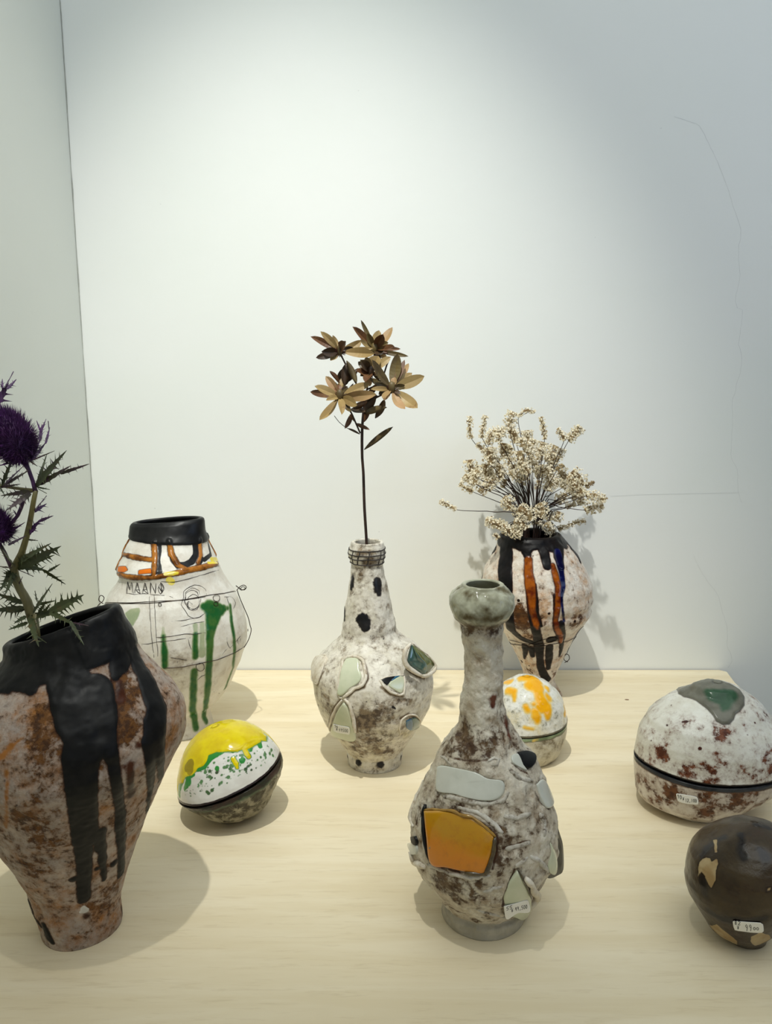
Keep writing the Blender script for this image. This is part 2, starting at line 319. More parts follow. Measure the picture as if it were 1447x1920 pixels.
    def poly(s, name, t, *polys):
        A = s._get(name)
        for pts in polys:
            hs = [s.hit(*t(*p[:2])) for p in pts]; c = sum((h[0] for h in hs), Vector())/len(hs)
            cc = t(sum(p[0] for p in pts)/len(pts), sum(p[1] for p in pts)/len(pts)); hc = s.hit(*cc)
            n = (sum((h[1] for h in hs), Vector())/len(hs)+hc[1]).normalized(); c = hc[0]
            u = n.cross(Vector((0, 0, 1))); u = u.normalized() if u.length > .2 else Vector((1, 0, 0)); v = n.cross(u)
            Q = [((h[0]-c).dot(u)*1000, (h[0]-c).dot(v)*1000) for h in hs]
            D = (s.G-np.array(c))*1000; x = D@np.array(u); y = D@np.array(v); z = D@np.array(n)
            ins = np.zeros(x.shape, bool); dm = np.full(x.shape, 1e9)
            for i in range(len(Q)):
                (ax, ay), (bx, by) = Q[i], Q[(i+1) % len(Q)]
                ex, ey = bx-ax, by-ay; L = max(ex*ex+ey*ey, 1e-9); tt = np.clip(((x-ax)*ex+(y-ay)*ey)/L, 0, 1)
                dm = np.minimum(dm, np.hypot(x-ax-tt*ex, y-ay-tt*ey))
                cond = ((ay > y) != (by > y)) & (x < (bx-ax)*(y-ay)/(by-ay+1e-12)+ax); ins ^= cond
            sd = np.where(ins, dm, -dm); facing = (s.nrm@np.array(n)) > .1
            ext = max(max(abs(a), abs(b)) for a, b in Q)
            sd = np.where(facing & (np.abs(z) < ext*1.2+8), sd, -20)
            np.maximum(A, sd, out=A)
    def blob(s, name, t, *bl):
        A = s._get(name, 0.0); P = s.G*1000; k = t(1, 0)[0]-t(0, 0)[0]
        for (x, y, r, a) in bl:
            p = s.hit(*t(x, y))[0]; rr = r*k*(p-CAM).dot(Vector((0, CP, -SP)))/FPX*1000
            A += a*np.exp(-(np.linalg.norm(P-np.array(p)*1000, axis=-1)/rr)**2)
    def band(s, name, fn): s.attrs[name] = np.maximum(s._get(name), fn(s))     # fn gets the pot, returns mm inside
    def build(s, name, mat, parent, relief=(), label=None):
        d = np.zeros(s.G.shape[:2])
        for (an, hgt, wd) in relief:
            if an in s.attrs: d += hgt*np.clip((s.attrs[an]+wd*.2)/wd, 0, 1)
        G = s.G+s.nrm*(d*s.w/1000)[..., None]
        idx = np.arange(s.nr*s.nu).reshape(s.nr, s.nu)
        f = np.stack([idx[:-1], np.roll(idx, -1, 1)[:-1], np.roll(idx, -1, 1)[1:], idx[1:]], -1).reshape(-1, 4)
        o = mesh_obj(name, G.reshape(-1, 3), f, mat, parent, label=label)
        for k, v in s.attrs.items():
            at = o.data.attributes.new(k, 'FLOAT', 'POINT'); at.data.foreach_set('value', v.astype(np.float32).ravel())
        s.obj = o
        return o
def on_tube(pot, t, pts, rad, name, mat, parent, lift=0.0, sides=8, label=None, kind=None, jit=0.0, step=.003, flat=1.0):
    """tube laid on a pot along crop points; rad mm"""
    o, _ = pot.path(t, [p[:2] for p in pts])
    P = []
    for p in o:
        h = pot.bvh.find_nearest(p); n = Vector(h[1]); n = n if n.dot(p-Vector((pot.base.x, pot.base.y, p.z))) > 0 else -n
        P.append(p+n*(lift/1000)+Vector((random.uniform(-1, 1), random.uniform(-1, 1), random.uniform(-1, 1)))*jit/1000)
    rr = [rad*(1+random.uniform(-.18, .18))/1000 for _ in P]; rr[0] *= .6; rr[-1] *= .6
    V, F = tube(P, rr, sides, step)
    return mesh_obj(name, V, F, mat, parent, label=label, kind=kind) if name else (V, F)
def shard(pot, t, pts, name, mat, parent, lift=1.6, flatten=.25, label=None, skirt=2.5):
    """a slab of ceramic set into the wall of a pot, outline in crop points"""
    hs = [pot.hit(*t(*p)) for p in pts]
    # densify the outline
    P = [h[0] for h in hs]; Q, _ = resample(P+[P[0]], [0]*(len(P)+1), .0025); Q = Q[:-1]
    c = sum(Q, Vector())/len(Q); n = sum((h[1] for h in hs), Vector()).normalized()
    hc = pot.bvh.ray_cast(c+n*.03, -n)
    c = Vector(hc[0]) if hc[0] is not None else Vector(pot.bvh.find_nearest(c)[0])
    cm = sum(Q, Vector())/len(Q)
    def proj(g):
        h = pot.bvh.ray_cast(g+n*.03, -n); return Vector(h[0]) if h[0] is not None and (Vector(h[0])-g).length < .025 else Vector(pot.bvh.find_nearest(g)[0])
    a1 = n.orthogonal().normalized(); a2 = n.cross(a1); S = [cm]+[cm+(q-n*((q-cm).dot(n))-cm)*k for q in Q[::2] for k in (.3, .6, .9, 1.0)]
    X_ = []; Y_ = []
    for g in S:
        h = proj(g); x = (g-cm).dot(a1)*100; y = (g-cm).dot(a2)*100; X_.append((1, x, y, x*x, x*y, y*y)); Y_.append((h-g).dot(n))
    co = np.linalg.lstsq(np.array(X_), np.array(Y_), rcond=None)[0]
    def sm(g):
        x = (g-cm).dot(a1)*100; y = (g-cm).dot(a2)*100; return g+n*float(np.dot(co, (1, x, y, x*x, x*y, y*y)))
    c = sm(cm)
    V = []; F = []; m = len(Q)
    rings = ((1.0, -skirt), (1.0, lift*.55), (.965, lift*.92), (.9, lift), (.6, lift), (.3, lift))
    for sc_, lf in rings:
        for q in Q:
            qq = q-n*((q-cm).dot(n)); g = cm+(qq-cm)*sc_; gp = sm(g)
            pl = g
            plane = pl-n*((pl-c).dot(n)); base = gp.lerp(gp+n*((plane-gp).dot(n)), flatten)
            V.append(tuple(base+n*(lf/1000)))
    gp = sm(cm); V.append(tuple(gp.lerp(gp+n*((c-gp).dot(n)), flatten)+n*(lift/1000)))
    for k in range(len(rings)-1):
        for i in range(m): F.append((k*m+i, k*m+(i+1) % m, (k+1)*m+(i+1) % m, (k+1)*m+i))
    for i in range(m): F.append(((len(rings)-1)*m+i, (len(rings)-1)*m+(i+1) % m, len(rings)*m))
    if n.dot(CAM-c) > 0:
        a, b, d = (Vector(V[F[-1][k]]) for k in range(3))
        if (b-a).cross(d-a).dot(n) < 0: F = [q[::-1] for q in F]
    return mesh_obj(name, V, F, mat, parent, label=label)
def slab(pts, thick, name, mat, parent, label=None, bulge=0.0):
    """free slab: world outline points, thickness away from the camera"""
    P = [Vector(p) for p in pts]; Q, _ = resample(P+[P[0]], [0]*(len(P)+1), .0025); Q = Q[:-1]
    c = sum(Q, Vector())/len(Q); n = Vector()
    for i in range(len(Q)): n += (Q[i]-c).cross(Q[(i+1) % len(Q)]-c)
    n.normalize(); n = n if n.dot(CAM-c) > 0 else -n
    m = len(Q); V = []; F = []
    for sc_, off in ((.9, -thick), (1.0, -thick*.7), (1.0, -thick*.2), (.96, 0), (.5, bulge)):
        for q in Q: V.append(tuple(c+(q-c)*sc_+n*off))
    V.append(tuple(c+n*bulge)); V.append(tuple(c-n*thick))
    for k in range(4):
        for i in range(m): F.append((k*m+i, k*m+(i+1) % m, (k+1)*m+(i+1) % m, (k+1)*m+i))
    for i in range(m): F.append((4*m+i, 4*m+(i+1) % m, 5*m)); F.append(((i+1) % m, i, 5*m+1))
    return mesh_obj(name, V, F, mat, parent, label=label)
GLY = {'0': [[(.5, 0), (.15, .25), (.1, .6), (.3, .95), (.65, 1), (.9, .65), (.85, .25), (.5, 0)]],
 '1': [[(.45, 0), (.5, 1)]], '2': [[(.1, .2), (.45, 0), (.85, .2), (.6, .6), (.1, 1), (.9, .95)]],
 '4': [[(.3, .1), (.1, .6), (.85, .6)], [(.65, .1), (.6, 1)]],
 '5': [[(.2, .05), (.15, .45), (.6, .4), (.85, .7), (.5, 1), (.1, .95)], [(.2, .05), (.95, 0)]],
 '6': [[(.7, 0), (.2, .45), (.15, .85), (.5, 1), (.85, .8), (.5, .55), (.2, .7)]],
 '8': [[(.6, .05), (.2, .15), (.3, .45), (.7, .6), (.75, .9), (.35, 1), (.25, .75), (.65, .4), (.75, .15), (.6, .05)]],
 '9': [[(.75, .2), (.4, 0), (.12, .25), (.4, .5), (.75, .25), (.7, .5), (.55, 1)]],
 ',': [[(.5, .85), (.35, 1.15)]],
 'Y': [[(.1, 0), (.5, .4), (.9, 0)], [(.5, .4), (.45, 1)], [(.15, .5), (.85, .5)], [(.15, .72), (.85, .72)]]}
def sticker(pot, t, outline, texts, parent, lift, over=()):
    keep = pot.bvh; VV = [tuple(v) for v in pot.G[::2, ::2].reshape(-1, 3)]; g = pot.G[::2, ::2].shape; ix = np.arange(g[0]*g[1]).reshape(g[0], g[1])
    FF = [tuple(int(k) for k in q) for q in np.stack([ix[:-1], np.roll(ix, -1, 1)[:-1], np.roll(ix, -1, 1)[1:], ix[1:]], -1).reshape(-1, 4)]
    for ob in over:
        n0 = len(VV); VV += [tuple(v.co+parent.location) for v in ob.data.vertices]; FF += [tuple(i+n0 for i in p.vertices) for p in ob.data.polygons]
    pot.bvh = BVHTree.FromPolygons(VV, FF)
    s_ = shard(pot, t, outline, 'price_sticker', M['paper'], parent, lift=.5, flatten=.6, label='small white price sticker', skirt=-.1)
    pot.bvh = keep
    parts = []
    k = t(1, 0)[0]-t(0, 0)[0]
    me = s_.data; org = parent.location
    V = [v.co+org for v in me.vertices]
    bv = BVHTree.FromPolygons(V, [tuple(p.vertices) for p in me.polygons])
    for (txt, x, y, wd, hg, sl) in texts:
        adv = wd/len(txt)
        for i, ch in enumerate(txt):
            for st in GLY[ch]:
                P = []
                for (gx, gy) in st:
                    X = x+adv*(i+.08+.8*gx); Y = y+hg*gy+sl*(X-x)
                    d = rdir(*t(X, Y)).normalized(); h = bv.ray_cast(CAM, d)
                    if h[0] is None: h = bv.find_nearest(pot.pt(*t(X, Y)))
                    P.append(Vector(h[0])-d*.00012)
                parts.append(tube(P, .00024, 4, None))
    V, F = merge(parts)
    mesh_obj('handwriting', V, F, M['ink'], s_, label='handwritten number in dark ink', origin=None)
    return s_
# ---------------------------------------------------------------- materials shared
M = {}
M['paper'] = simple('paper', 'F4F3EE', rough=.7)
M['ink'] = simple('ink', '17151c', rough=.6)
M['wire'] = simple('blackened_wire', '2b211c', '4a3a2c', rough=.45, metal=.6)
M['char'] = simple('charcoal_line', '2c2825', '4a443f', rough=.8)
M['celadon'] = simple('celadon_glaze', 'D0D3B8', 'C4CAAC', rough=.2, scale=30, coat=.3)
M['paleblue'] = simple('pale_blue_glaze', 'D2D3C8', 'C6C8BC', rough=.2, scale=30, coat=.3)
M['clay'] = ceramic('white_clay_rim', 'E6DFD0', 'D6CCB8', [(None, 'A98E6A', '7d6344', 150, .58, .14, .5)], rough=.4)
M['blackglaze'] = simple('black_glaze', '0c0c0d', '141414', rough=.4, coat=0.0)
M['blackglaze'].node_tree.nodes['Principled BSDF'].inputs['Specular IOR Level'].default_value = .25
M['oliveglaze'] = simple('olive_glaze', '6E7642', '5a663a', rough=.12, scale=60, coat=.8)
M['tealglaze'] = simple('dark_teal_glaze', '4E6B5C', '3E5A55', rough=.12, scale=60, coat=.8)
M['blueglaze'] = simple('blue_glaze', '2F6E92', '2a5572', rough=.12, scale=60, coat=.8)
# ---------------------------------------------------------------- room
def plaster(name, c1, c2, bump):
    N = NT(name); P = N.tc.outputs['Object']
    col = N.mix(N.step(N.noise(1.7, 4, .5), .35, .65), lin(c1), lin(c2))
    speck = N.step(N.noise(95, 2, .5), .80, .84)
    col = N.mix(N.math('MULTIPLY', speck, .35), col, lin('8d8f8c'))
    N.put(N.b.inputs['Base Color'], col); N.b.inputs['Roughness'].default_value = .75
    N.b.inputs['Specular IOR Level'].default_value = .25
    h = N.math('ADD', N.math('MULTIPLY', N.noise(9, 4, .6), 1.0), N.math('MULTIPLY', N.noise(130, 3, .6), .12))
    N.put(N.b.inputs['Normal'], N.bump(h, bump, .006)); return N.m
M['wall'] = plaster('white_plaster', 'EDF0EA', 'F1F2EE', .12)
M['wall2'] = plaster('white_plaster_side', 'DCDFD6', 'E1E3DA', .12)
M['floor'] = simple('grey_concrete', '9a9a96', '8c8c88', rough=.7, scale=4, bump=.1)
WX, WY = -0.493, 1.280
def struct(name, b, mat):
    V, F = b; o = mesh_obj(name, V, F, mat, smooth=False, kind='structure'); return o
wb = struct('wall_back', box(WX-.12, 3.2, WY, WY+.12, 0, 3.4), M['wall'])
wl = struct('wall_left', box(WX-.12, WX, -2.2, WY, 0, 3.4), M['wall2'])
struct('floor', box(WX-.12, 3.2, -2.2, WY+.12, -.1, 0), M['floor'])
struct('ceiling', box(WX-.12, 3.2, -2.2, WY+.12, 3.4, 3.5), M['wall'])
# hairline cracks in the plaster: thin dark fissure strips let into the wall face
M['crack'] = simple('crack_shadow', '7e807e', '9a9c9a', rough=.9)
def crack(pts, wmm, parent, name='crack'):
    P = [atY(*p, WY) for p in pts]; R = [wmm/1000*random.uniform(.35, 1.2) for _ in P]
    Q, R = resample(P, R, .006)
    Q = [q+Vector((random.uniform(-.0006, .0006), 0, 0)) for q in Q]; R = [r*random.choice((.4, 1, 1, .7)) for r in R]
    V = []; F = []
    for i, q in enumerate(Q):
        d = (Q[min(i+1, len(Q)-1)]-Q[max(i-1, 0)]); d.y = 0; d = d.normalized() if d.length > 0 else Vector((0, 0, 1)); s_ = Vector((d.z, 0, -d.x))
        for k, dy in ((-1, .0008), (0, -.0002), (1, .0008)): V.append(tuple(q+s_*R[i]*k+Vector((0, dy, 0))))
    for i in range(len(Q)-1):
        for k in (0, 1): a = i*3+k; F.append((a, a+1, a+4, a+3))
    return mesh_obj(name, V, F, M['crack'], parent)
tw = T(1180, 150, .4428)
crack([tw(*p) for p in [(190, 155), (250, 175), (295, 195), (325, 250), (345, 290), (390, 390), (420, 470), (440, 540), (465, 610), (472, 655), (463, 700), (462, 760), (468, 840), (455, 890), (447, 940), (455, 965), (478, 972), (475, 1020), (468, 1070), (462, 1120), (475, 1165), (468, 1240), (452, 1290), (450, 1320), (435, 1355)]], .45, wb)
crack([tw(*p) for p in [(435, 1355), (436, 1450), (430, 1560), (430, 1600), (455, 1650), (460, 1740), (475, 1790)]], .22, wb)
crack([(1300, 1040), (1310, 1065), (1330, 1095), (1345, 1115), (1355, 1150), (1363, 1180), (1363, 1210), (1370, 1227), (1372, 1240), (1365, 1252)], .3, wb)
crack([(1145, 931), (1200, 928), (1290, 926), (1385, 924)], .16, wb)
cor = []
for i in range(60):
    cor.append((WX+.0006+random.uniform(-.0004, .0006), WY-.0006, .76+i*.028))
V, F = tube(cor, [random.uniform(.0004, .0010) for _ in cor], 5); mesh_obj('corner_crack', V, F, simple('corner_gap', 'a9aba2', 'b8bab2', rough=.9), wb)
# ---------------------------------------------------------------- table
def plywood():
    N = NT('pale_plywood'); mp = N.n('ShaderNodeMapping'); N.put(mp.inputs[0], N.tc.outputs['Object']); mp.inputs['Scale'].default_value = (1.0, 9.0, 9.0)
    v = mp.outputs[0]
    g1 = N.noise(3.2, 5, .6, .6, v); g2 = N.noise(26, 4, .6, .4, v)
    col = N.mix(N.step(g1, .3, .7), lin('F3E6C8'), lin('E9D9B6'))
    col = N.mix(N.math('MULTIPLY', N.step(g2, .52, .75), .35), col, lin('CDB890'))
    mp2 = N.n('ShaderNodeMapping'); N.put(mp2.inputs[0], N.tc.outputs['Object']); mp2.inputs['Scale'].default_value = (1, 2.2, 1)
    col = N.mix(N.math('MULTIPLY', N.attr('knot'), 1.0), col, lin('8a6a48'))
    N.put(N.b.inputs['Base Color'], col); N.b.inputs['Roughness'].default_value = .55; N.b.inputs['Specular IOR Level'].default_value = .3
    N.put(N.b.inputs['Normal'], N.bump(g2, .04, .001)); return N.m
M['ply'] = plywood(); M['edge'] = simple('plywood_edge', 'CDB488', 'B89A6C', rough=.6, scale=200)
tb = empty('display_table', (0.05, .6, 0), 'pale plywood display table standing against the white wall', 'table')
c1 = onZ(1352, 1256); c2 = onZ(1362, 1259.5); c3 = onZ(1378, 1281)
out = [(WX+.004, -.0), (.60, 0), (c3.x, c3.y), (c2.x, c2.y), (c1.x-.004, WY-.003), (WX+.004, WY-.003)]
out[0] = (WX+.004, .12); out[1] = (.575, .12)
n = len(out); V = [(x, y, TZ) for x, y in out]+[(x, y, TZ-.024) for x, y in out]
F = [tuple(range(n))]+[tuple(range(n, 2*n))[::-1]]+[((i+1) % n, i, i+n, (i+1) % n+n) for i in range(n)]
top = mesh_obj('tabletop', V, F, None, tb, smooth=False, mats=[M['ply'], M['edge']], mi=[0, 0]+[1]*n)
k = onZ(1175, 1312); V = []; F = []
for i in range(12): a = i*math.pi/6; V.append((k.x+.0035*math.cos(a), k.y+.0022*math.sin(a), TZ+.0002))
mesh_obj('wood_knot', V, [tuple(range(12))], simple('knot_brown', '8a6a4a', rough=.6), tb, smooth=False)
for x in (WX+.04, .52):
    for y in (.16, WY-.06):
        V, F = box(x, x+.045, y, y+.045, 0, TZ-.024); mesh_obj('leg', V, F, M['edge'], tb, smooth=False)
for y in (.17, WY-.045): V, F = box(WX+.05, .55, y, y+.02, TZ-.10, TZ-.024); mesh_obj('apron', V, F, M['edge'], tb, smooth=False)
# ================================================================ vessels
def vessel(name, key, label, group=None, cat='vase'):
    (bx, by), _ = PROF[key]
    return empty(name, (bx, by, TZ), label, cat, group)
# ---- A: big leaning-mouthed jar, front left
t = T(0, 1120, .3542)
rA = vessel('ceramic_jar', 'A', 'large wide-bodied jar with black dripping neck holding purple thistles', cat='vase')
A = Pot('A', tilt=([0, .5, .85, 1], [0, 0, .12, .34]), flat=([0, .6, .88, 1], [1, 1, .8, .62]), lump=2.2, lump_s=50, fine=.55, fine_s=10, seed=3, nu=300, nv=250, lipw=7, pinch=.02)
A._get('black')
A.band('black', lambda s: np.where(s.w >= 0, (s.G[..., 2]-TZ)*1000-(254+.24*(s.G[..., 0]-s.base.x)*1000), 0)*1.0)
inner = np.arange(A.nr) > 5+250+2
A.attrs['black'][inner] = 12
A.stroke('black', t, [(60, 440, 60), (130, 450, 55), (170, 490, 33)], [(330, 380, 95), (400, 520, 130), (440, 640, 140), (470, 740, 115), (430, 850, 95), (430, 1000, 80), (440, 1150, 72), (455, 1280, 70)],
         [(440, 1250, 50), (445, 1400, 40), (445, 1500, 36), (440, 1600, 32)], [(520, 1250, 40), (540, 1350, 24), (545, 1420, 18), (550, 1495, 10)], [(500, 500, 100), (560, 640, 60), (575, 760, 42), (600, 880, 30), (620, 1000, 28), (635, 1150, 26), (640, 1300, 28), (643, 1440, 22), (640, 1460, 26)],
         [(390, 1490, 22)], [(605, 1405, 22)], [(515, 1435, 14)],
         [(640, 330, 60), (610, 420, 26)], [(690, 260, 50), (740, 370, 45), (790, 480, 55), (830, 580, 65), (820, 720, 75), (850, 840, 35), (850, 960, 18)], [(790, 760, 48), (800, 900, 30), (795, 1020, 20), (780, 1130, 10)],
         [(150, 1600, 8), (185, 1690, 12), (215, 1740, 10)], [(235, 1740, 18), (260, 1800, 25), (275, 1825, 14)])
A.stroke('dark', t, [(690, 880, 26), (690, 960, 24), (697, 1050, 26)], [(640, 540, 30), (635, 450, 16)], [(740, 780, 18)], [(660, 900, 14)], [(640, 1640, 10), (650, 1700, 8)], [(470, 650, 18)], [(560, 1620, 10)], [(160, 1600, 6)], [(90, 1400, 10), (150, 1420, 12)], [(270, 1610, 10)], [(290, 1680, 9)], [(455, 1690, 20)])
A.stroke('orange', t, [(0, 850, 20), (60, 790, 14), (120, 745, 6)], [(35, 930, 10), (35, 1080, 11), (32, 1220, 10)])
A.stroke('white', t, [(440, 1645, 14), (460, 1655, 12), (430, 1665, 12)])
A.blob('stain', t, (200, 620, 90, .5), (250, 760, 90, .5), (200, 800, 110, .35), (120, 1050, 60, -.1), (150, 1200, 110, .55), (260, 1280, 100, .5), (80, 700, 90, -.35), (80, 560, 80, -.3), (300, 1000, 60, .2), (640, 560, 60, 1.4), (620, 480, 60, 1.2), (660, 680, 60, 1.2), (640, 400, 40, 1.2), (720, 500, 30, 1), (550, 1000, 60, .2), (560, 1200, 60, .35), (700, 1180, 90, .35), (550, 1620, 100, .5), (280, 1500, 90, -.1), (330, 1640, 80, .2), (720, 820, 60, -.2), (640, 760, 70, .5), (150, 1430, 90, .3), (850, 380, 40, -.3), (880, 650, 80, .0))
A.blob('warm', t, (250, 680, 110, .5), (60, 780, 120, .3), (300, 900, 110, .4), (250, 1680, 120, .55), (600, 1650, 110, .5), (930, 600, 100, .45), (900, 720, 90, .4), (680, 1300, 80, .5), (700, 1090, 80, .5), (110, 620, 80, .1), (570, 1130, 60, .5), (860, 380, 60, .3))
mA = ceramic('jar_glaze_a', 'B8A89A', 'A2968c', [('warm', 'A8713A', '8a5a2e', 45, .55, .22, .3), ('stain', '6f4822', '4a2e18', 110, .53, .14, .4), (None, '2d2018', '241812', 150, .66, .04, .2)],
             [('orange', 'A86E38', '8c5a28', 4, 120, 1.6, .3), ('dark', '4a2616', '2e1a10', 4.0, 130, 2.0, .3), ('black', '0f0f10', '1a1918', 2.6, 75, .35, .42, '3a2012'), ('white', 'DDD9D2', 'c4c0b8', 1.0, 200, .4, .3)], rough=.5, bump=.8, spec=.2)
oA = A.build('body', mA, rA, relief=(('black', 1.1, 2.5), ('dark', .5, 2)))
# ---- B: tall collared vase, back left
t = T(170, 940, .25)
rB = vessel('collared_vase', 'B', 'round white vase with black lip, brown strap collar and green drips')
B = Pot('B', lump=1.6, lump_s=60, fine=.18, fine_s=12, seed=11, nu=256, nv=210, lipw=6, crease=((36, 1.5, 4),), tilt=([0, .90, .95, 1], [0, 0, .05, .075]), flat=([0, .82, .93, 1], [1, 1, .72, .5]))
B.band('black', lambda s: np.where(s.w >= 0, (s.G[..., 2]-TZ)*1000-(279-.06*(s.G[..., 0]-s.base.x)*1000), 0)*1.0)
B.attrs['black'][np.arange(B.nr) > 5+210+2] = 12
B.attrs['lip'] = B.attrs['black'].copy()
B.stroke('black', t, [(510, 300, 20), (515, 380, 18), (500, 440, 20), (505, 530, 32)], [(775, 280, 32), (790, 340, 28), (790, 400, 25), (755, 455, 25), (710, 475, 25), (670, 465, 12)], [(575, 300, 12), (590, 380, 10), (610, 450, 12), (650, 500, 12)], [(870, 250, 15), (885, 330, 15), (900, 400, 15), (850, 440, 18)], [(480, 560, 20), (420, 575, 15)], [(840, 430, 15), (800, 500, 12)])
B.stroke('amber', t, [(270, 285, 10), (235, 395, 11), (195, 510, 12)], [(195, 545, 18), (300, 570, 18), (450, 575, 12), (600, 548, 18), (720, 520, 20), (850, 492, 20), (950, 465, 15)], [(475, 310, 20), (480, 430, 19), (475, 560, 15)], [(240, 395, 12), (330, 420, 18), (450, 440, 15)], [(590, 300, 18), (605, 400, 20), (655, 480, 19), (720, 515, 18)], [(815, 285, 15), (825, 400, 15), (805, 460, 12)], [(885, 240, 15), (920, 320, 20), (935, 400, 15)])
B.poly('orange', t, [(205, 492), (260, 488), (278, 515), (250, 530), (205, 528)], [(360, 518), (450, 505), (458, 538), (358, 546)])
B.stroke('yellow', t, [(560, 545, 14), (620, 540, 16), (650, 540, 8)], [(590, 590, 26), (605, 605, 26)], [(905, 435, 18), (960, 435, 18)], [(880, 462, 10), (940, 462, 10)])
B.stroke('green', t, [(850, 790, 28), (900, 800, 60), (970, 810, 45), (1000, 800, 25)], [(920, 850, 62), (905, 930, 44), (895, 1020, 28), (893, 1120, 24), (885, 1250, 24), (880, 1400, 24), (862, 1540, 17), (850, 1600, 20), (868, 1650, 18)],
         [(775, 1270, 22), (770, 1400, 25), (765, 1560, 22), (790, 1700, 22)], [(785, 1000, 14), (785, 1080, 18), (785, 1165, 20)], [(545, 1010, 12), (548, 1060, 13), (555, 1130, 22), (555, 1240, 20)], [(1045, 780, 12), (1055, 900, 14), (1072, 1000, 16), (1080, 1110, 14), (1068, 1250, 12), (1040, 1320, 10), (1010, 1400, 14)], [(1025, 800, 14)])
B.poly('pale', t, [(255, 840), (300, 805), (365, 797), (372, 820), (350, 880), (312, 940), (290, 900)])
B.stroke('pale', t, [(785, 930, 20), (790, 990, 16)], [(543, 950, 10), (543, 990, 18), (545, 1020, 16)], [(835, 920, 22), (838, 1050, 20), (835, 1150, 26)])
B.blob('stain', t, (660, 1200, 90, .4), (640, 1300, 110, .35), (900, 1220, 60, .3), (700, 1140, 80, .3), (460, 780, 60, .2), (620, 1000, 100, .15), (220, 640, 60, .3), (700, 330, 60, .2), (280, 460, 60, .3), (830, 1130, 50, .25), (800, 1350, 120, .15), (950, 1300, 90, .15))
mB = ceramic('vase_glaze_b', 'E6E3DA', 'D8D2C6', [('stain', '9C8D7A', '7c6c5b', 45, .62, .25, 1.0), (None, 'BDB1A0', 'a5988a', 130, .66, .15, .5)],
             [('pale', 'A9B08F', '98a583', 1.5, 60, 1.2, .2), ('green', '1f5a2c', '42682f', 1.8, 70, 1.4, .15, '93a37c'), ('black', '1e1f21', '2b2b2b', .8, 120, .4, .28), ('amber', 'B0702A', '5e3412', 2.0, 120, .6, .14, '3b2110'), ('orange', 'E0761C', 'D86C18', .3, 100, .3, .15, '5a2a10'), ('yellow', 'E8D23A', 'E3D58A', .8, 100, .6, .15), ('lip', '121213', '1c1c1c', .6, 120, .3, .36)], rough=.3, bump=.25)
oB = B.build('body', mB, rB, relief=(('lip', 2.2, 2.0), ('amber', 1.8, 2.0), ('green', .5, 1.5)))
def lines(pot, t, strokes, rad, name, mat, parent, lift=0.05, jit=.4, label=None, sides=4, kind=None):
    ps = [on_tube(pot, t, s_, rad, None, None, None, lift, sides, jit=jit, step=.004) for s_ in strokes]
    V, F = merge(ps); return mesh_obj(name, V, F, mat, parent, label=label, kind=kind)
scr = []
for i, ch in enumerate('MAANO'):
    x = 268+i*58
    g = {'M': [(0, 90), (8, 0), (22, 60), (38, 5), (46, 85)], 'A': [(0, 85), (22, 5), (44, 88), (10, 60), (40, 58)], 'N': [(2, 88), (6, 5), (40, 85), (44, 8)], 'O': [(25, 5), (2, 45), (22, 90), (46, 50), (25, 5), (30, 80), (8, 30)]}[ch]
    for dx, dy in ((0, 0), (5, 4)): scr.append([(x+a+dx, 603+b+dy) for a, b in g])
scr.append([(262, 690), (330, 698), (400, 690), (470, 702), (555, 706)])
lines(B, t, scr, .42, 'scratched_letters', M['char'], rB, label='scratched sketchy letters in dark line')
dr = [[(440, 715), (445, 850), (455, 1000), (475, 1170)], [(475, 700), (482, 850), (492, 1000), (505, 1160)], [(380, 1068), (430, 1070), (500, 1055), (600, 1045), (700, 1030), (750, 1025)], [(490, 1022), (560, 1018), (640, 1005), (700, 995), (780, 995), (865, 985)],
      [(545, 1000), (545, 1025)], [(730, 1030), (740, 1070), (755, 1110)], [(600, 1170), (660, 1180), (720, 1190)], [(650, 1200), (648, 1225)], [(780, 1230), (850, 1210)], [(605, 900), (680, 895), (740, 885), (830, 865)], [(640, 950), (720, 930), (790, 910), (850, 900)],
      [(1020, 1020), (1025, 1060), (1045, 1100), (1090, 1050), (1120, 1010)], [(1100, 1030), (1110, 1080), (1125, 1030)], [(970, 1170), (1010, 1120), (1040, 1090)], [(1000, 715), (1060, 720), (1085, 760), (1070, 800)], [(1020, 720), (1040, 790)], [(800, 1340), (830, 1310), (870, 1300)], [(920, 1430), (965, 1440)],
      [(500, 600), (620, 605), (760, 575), (880, 540), (960, 515)], [(590, 712), (615, 722)]]
lines(B, t, dr, .42, 'line_drawing', M['char'], rB, kind='stuff', label='thin black line drawing scratched in the white glaze')
rg = []
for q, (rx, ry) in enumerate(((100, 125), (55, 75), (45, 62), (60, 80))):
    cx_, cy_ = ((785, 750), (760, 740), (770, 760), (765, 730))[q]
    rg.append([(cx_+rx*math.cos(a*.42)*(1+.1*math.sin(a*3)), cy_+ry*math.sin(a*.42)) for a in range(0, 15)])
rg.append([(725, 760), (740, 800), (760, 770), (735, 750), (725, 790), (750, 800)])
lines(B, t, rg, .42, 'ring_drawing', M['char'], rB, label='sketchy dark ring drawn on the vase')
on_tube(B, t, [(90, 768), (200, 768), (400, 766), (500, 760), (700, 738), (900, 702), (1000, 690), (1100, 668)], .45, 'wire', M['wire'], rB, lift=.5, sides=5)
on_tube(B, t, [(90, 758), (300, 762), (520, 748), (700, 742), (860, 716)], .35, 'wire', M['wire'], rB, lift=.5, sides=5)
on_tube(B, t, [(545, 1250), (620, 1248), (700, 1240), (800, 1218), (950, 1188), (1080, 1135), (1150, 1090)], .5, 'wire', M['wire'], rB, lift=.5, sides=5)
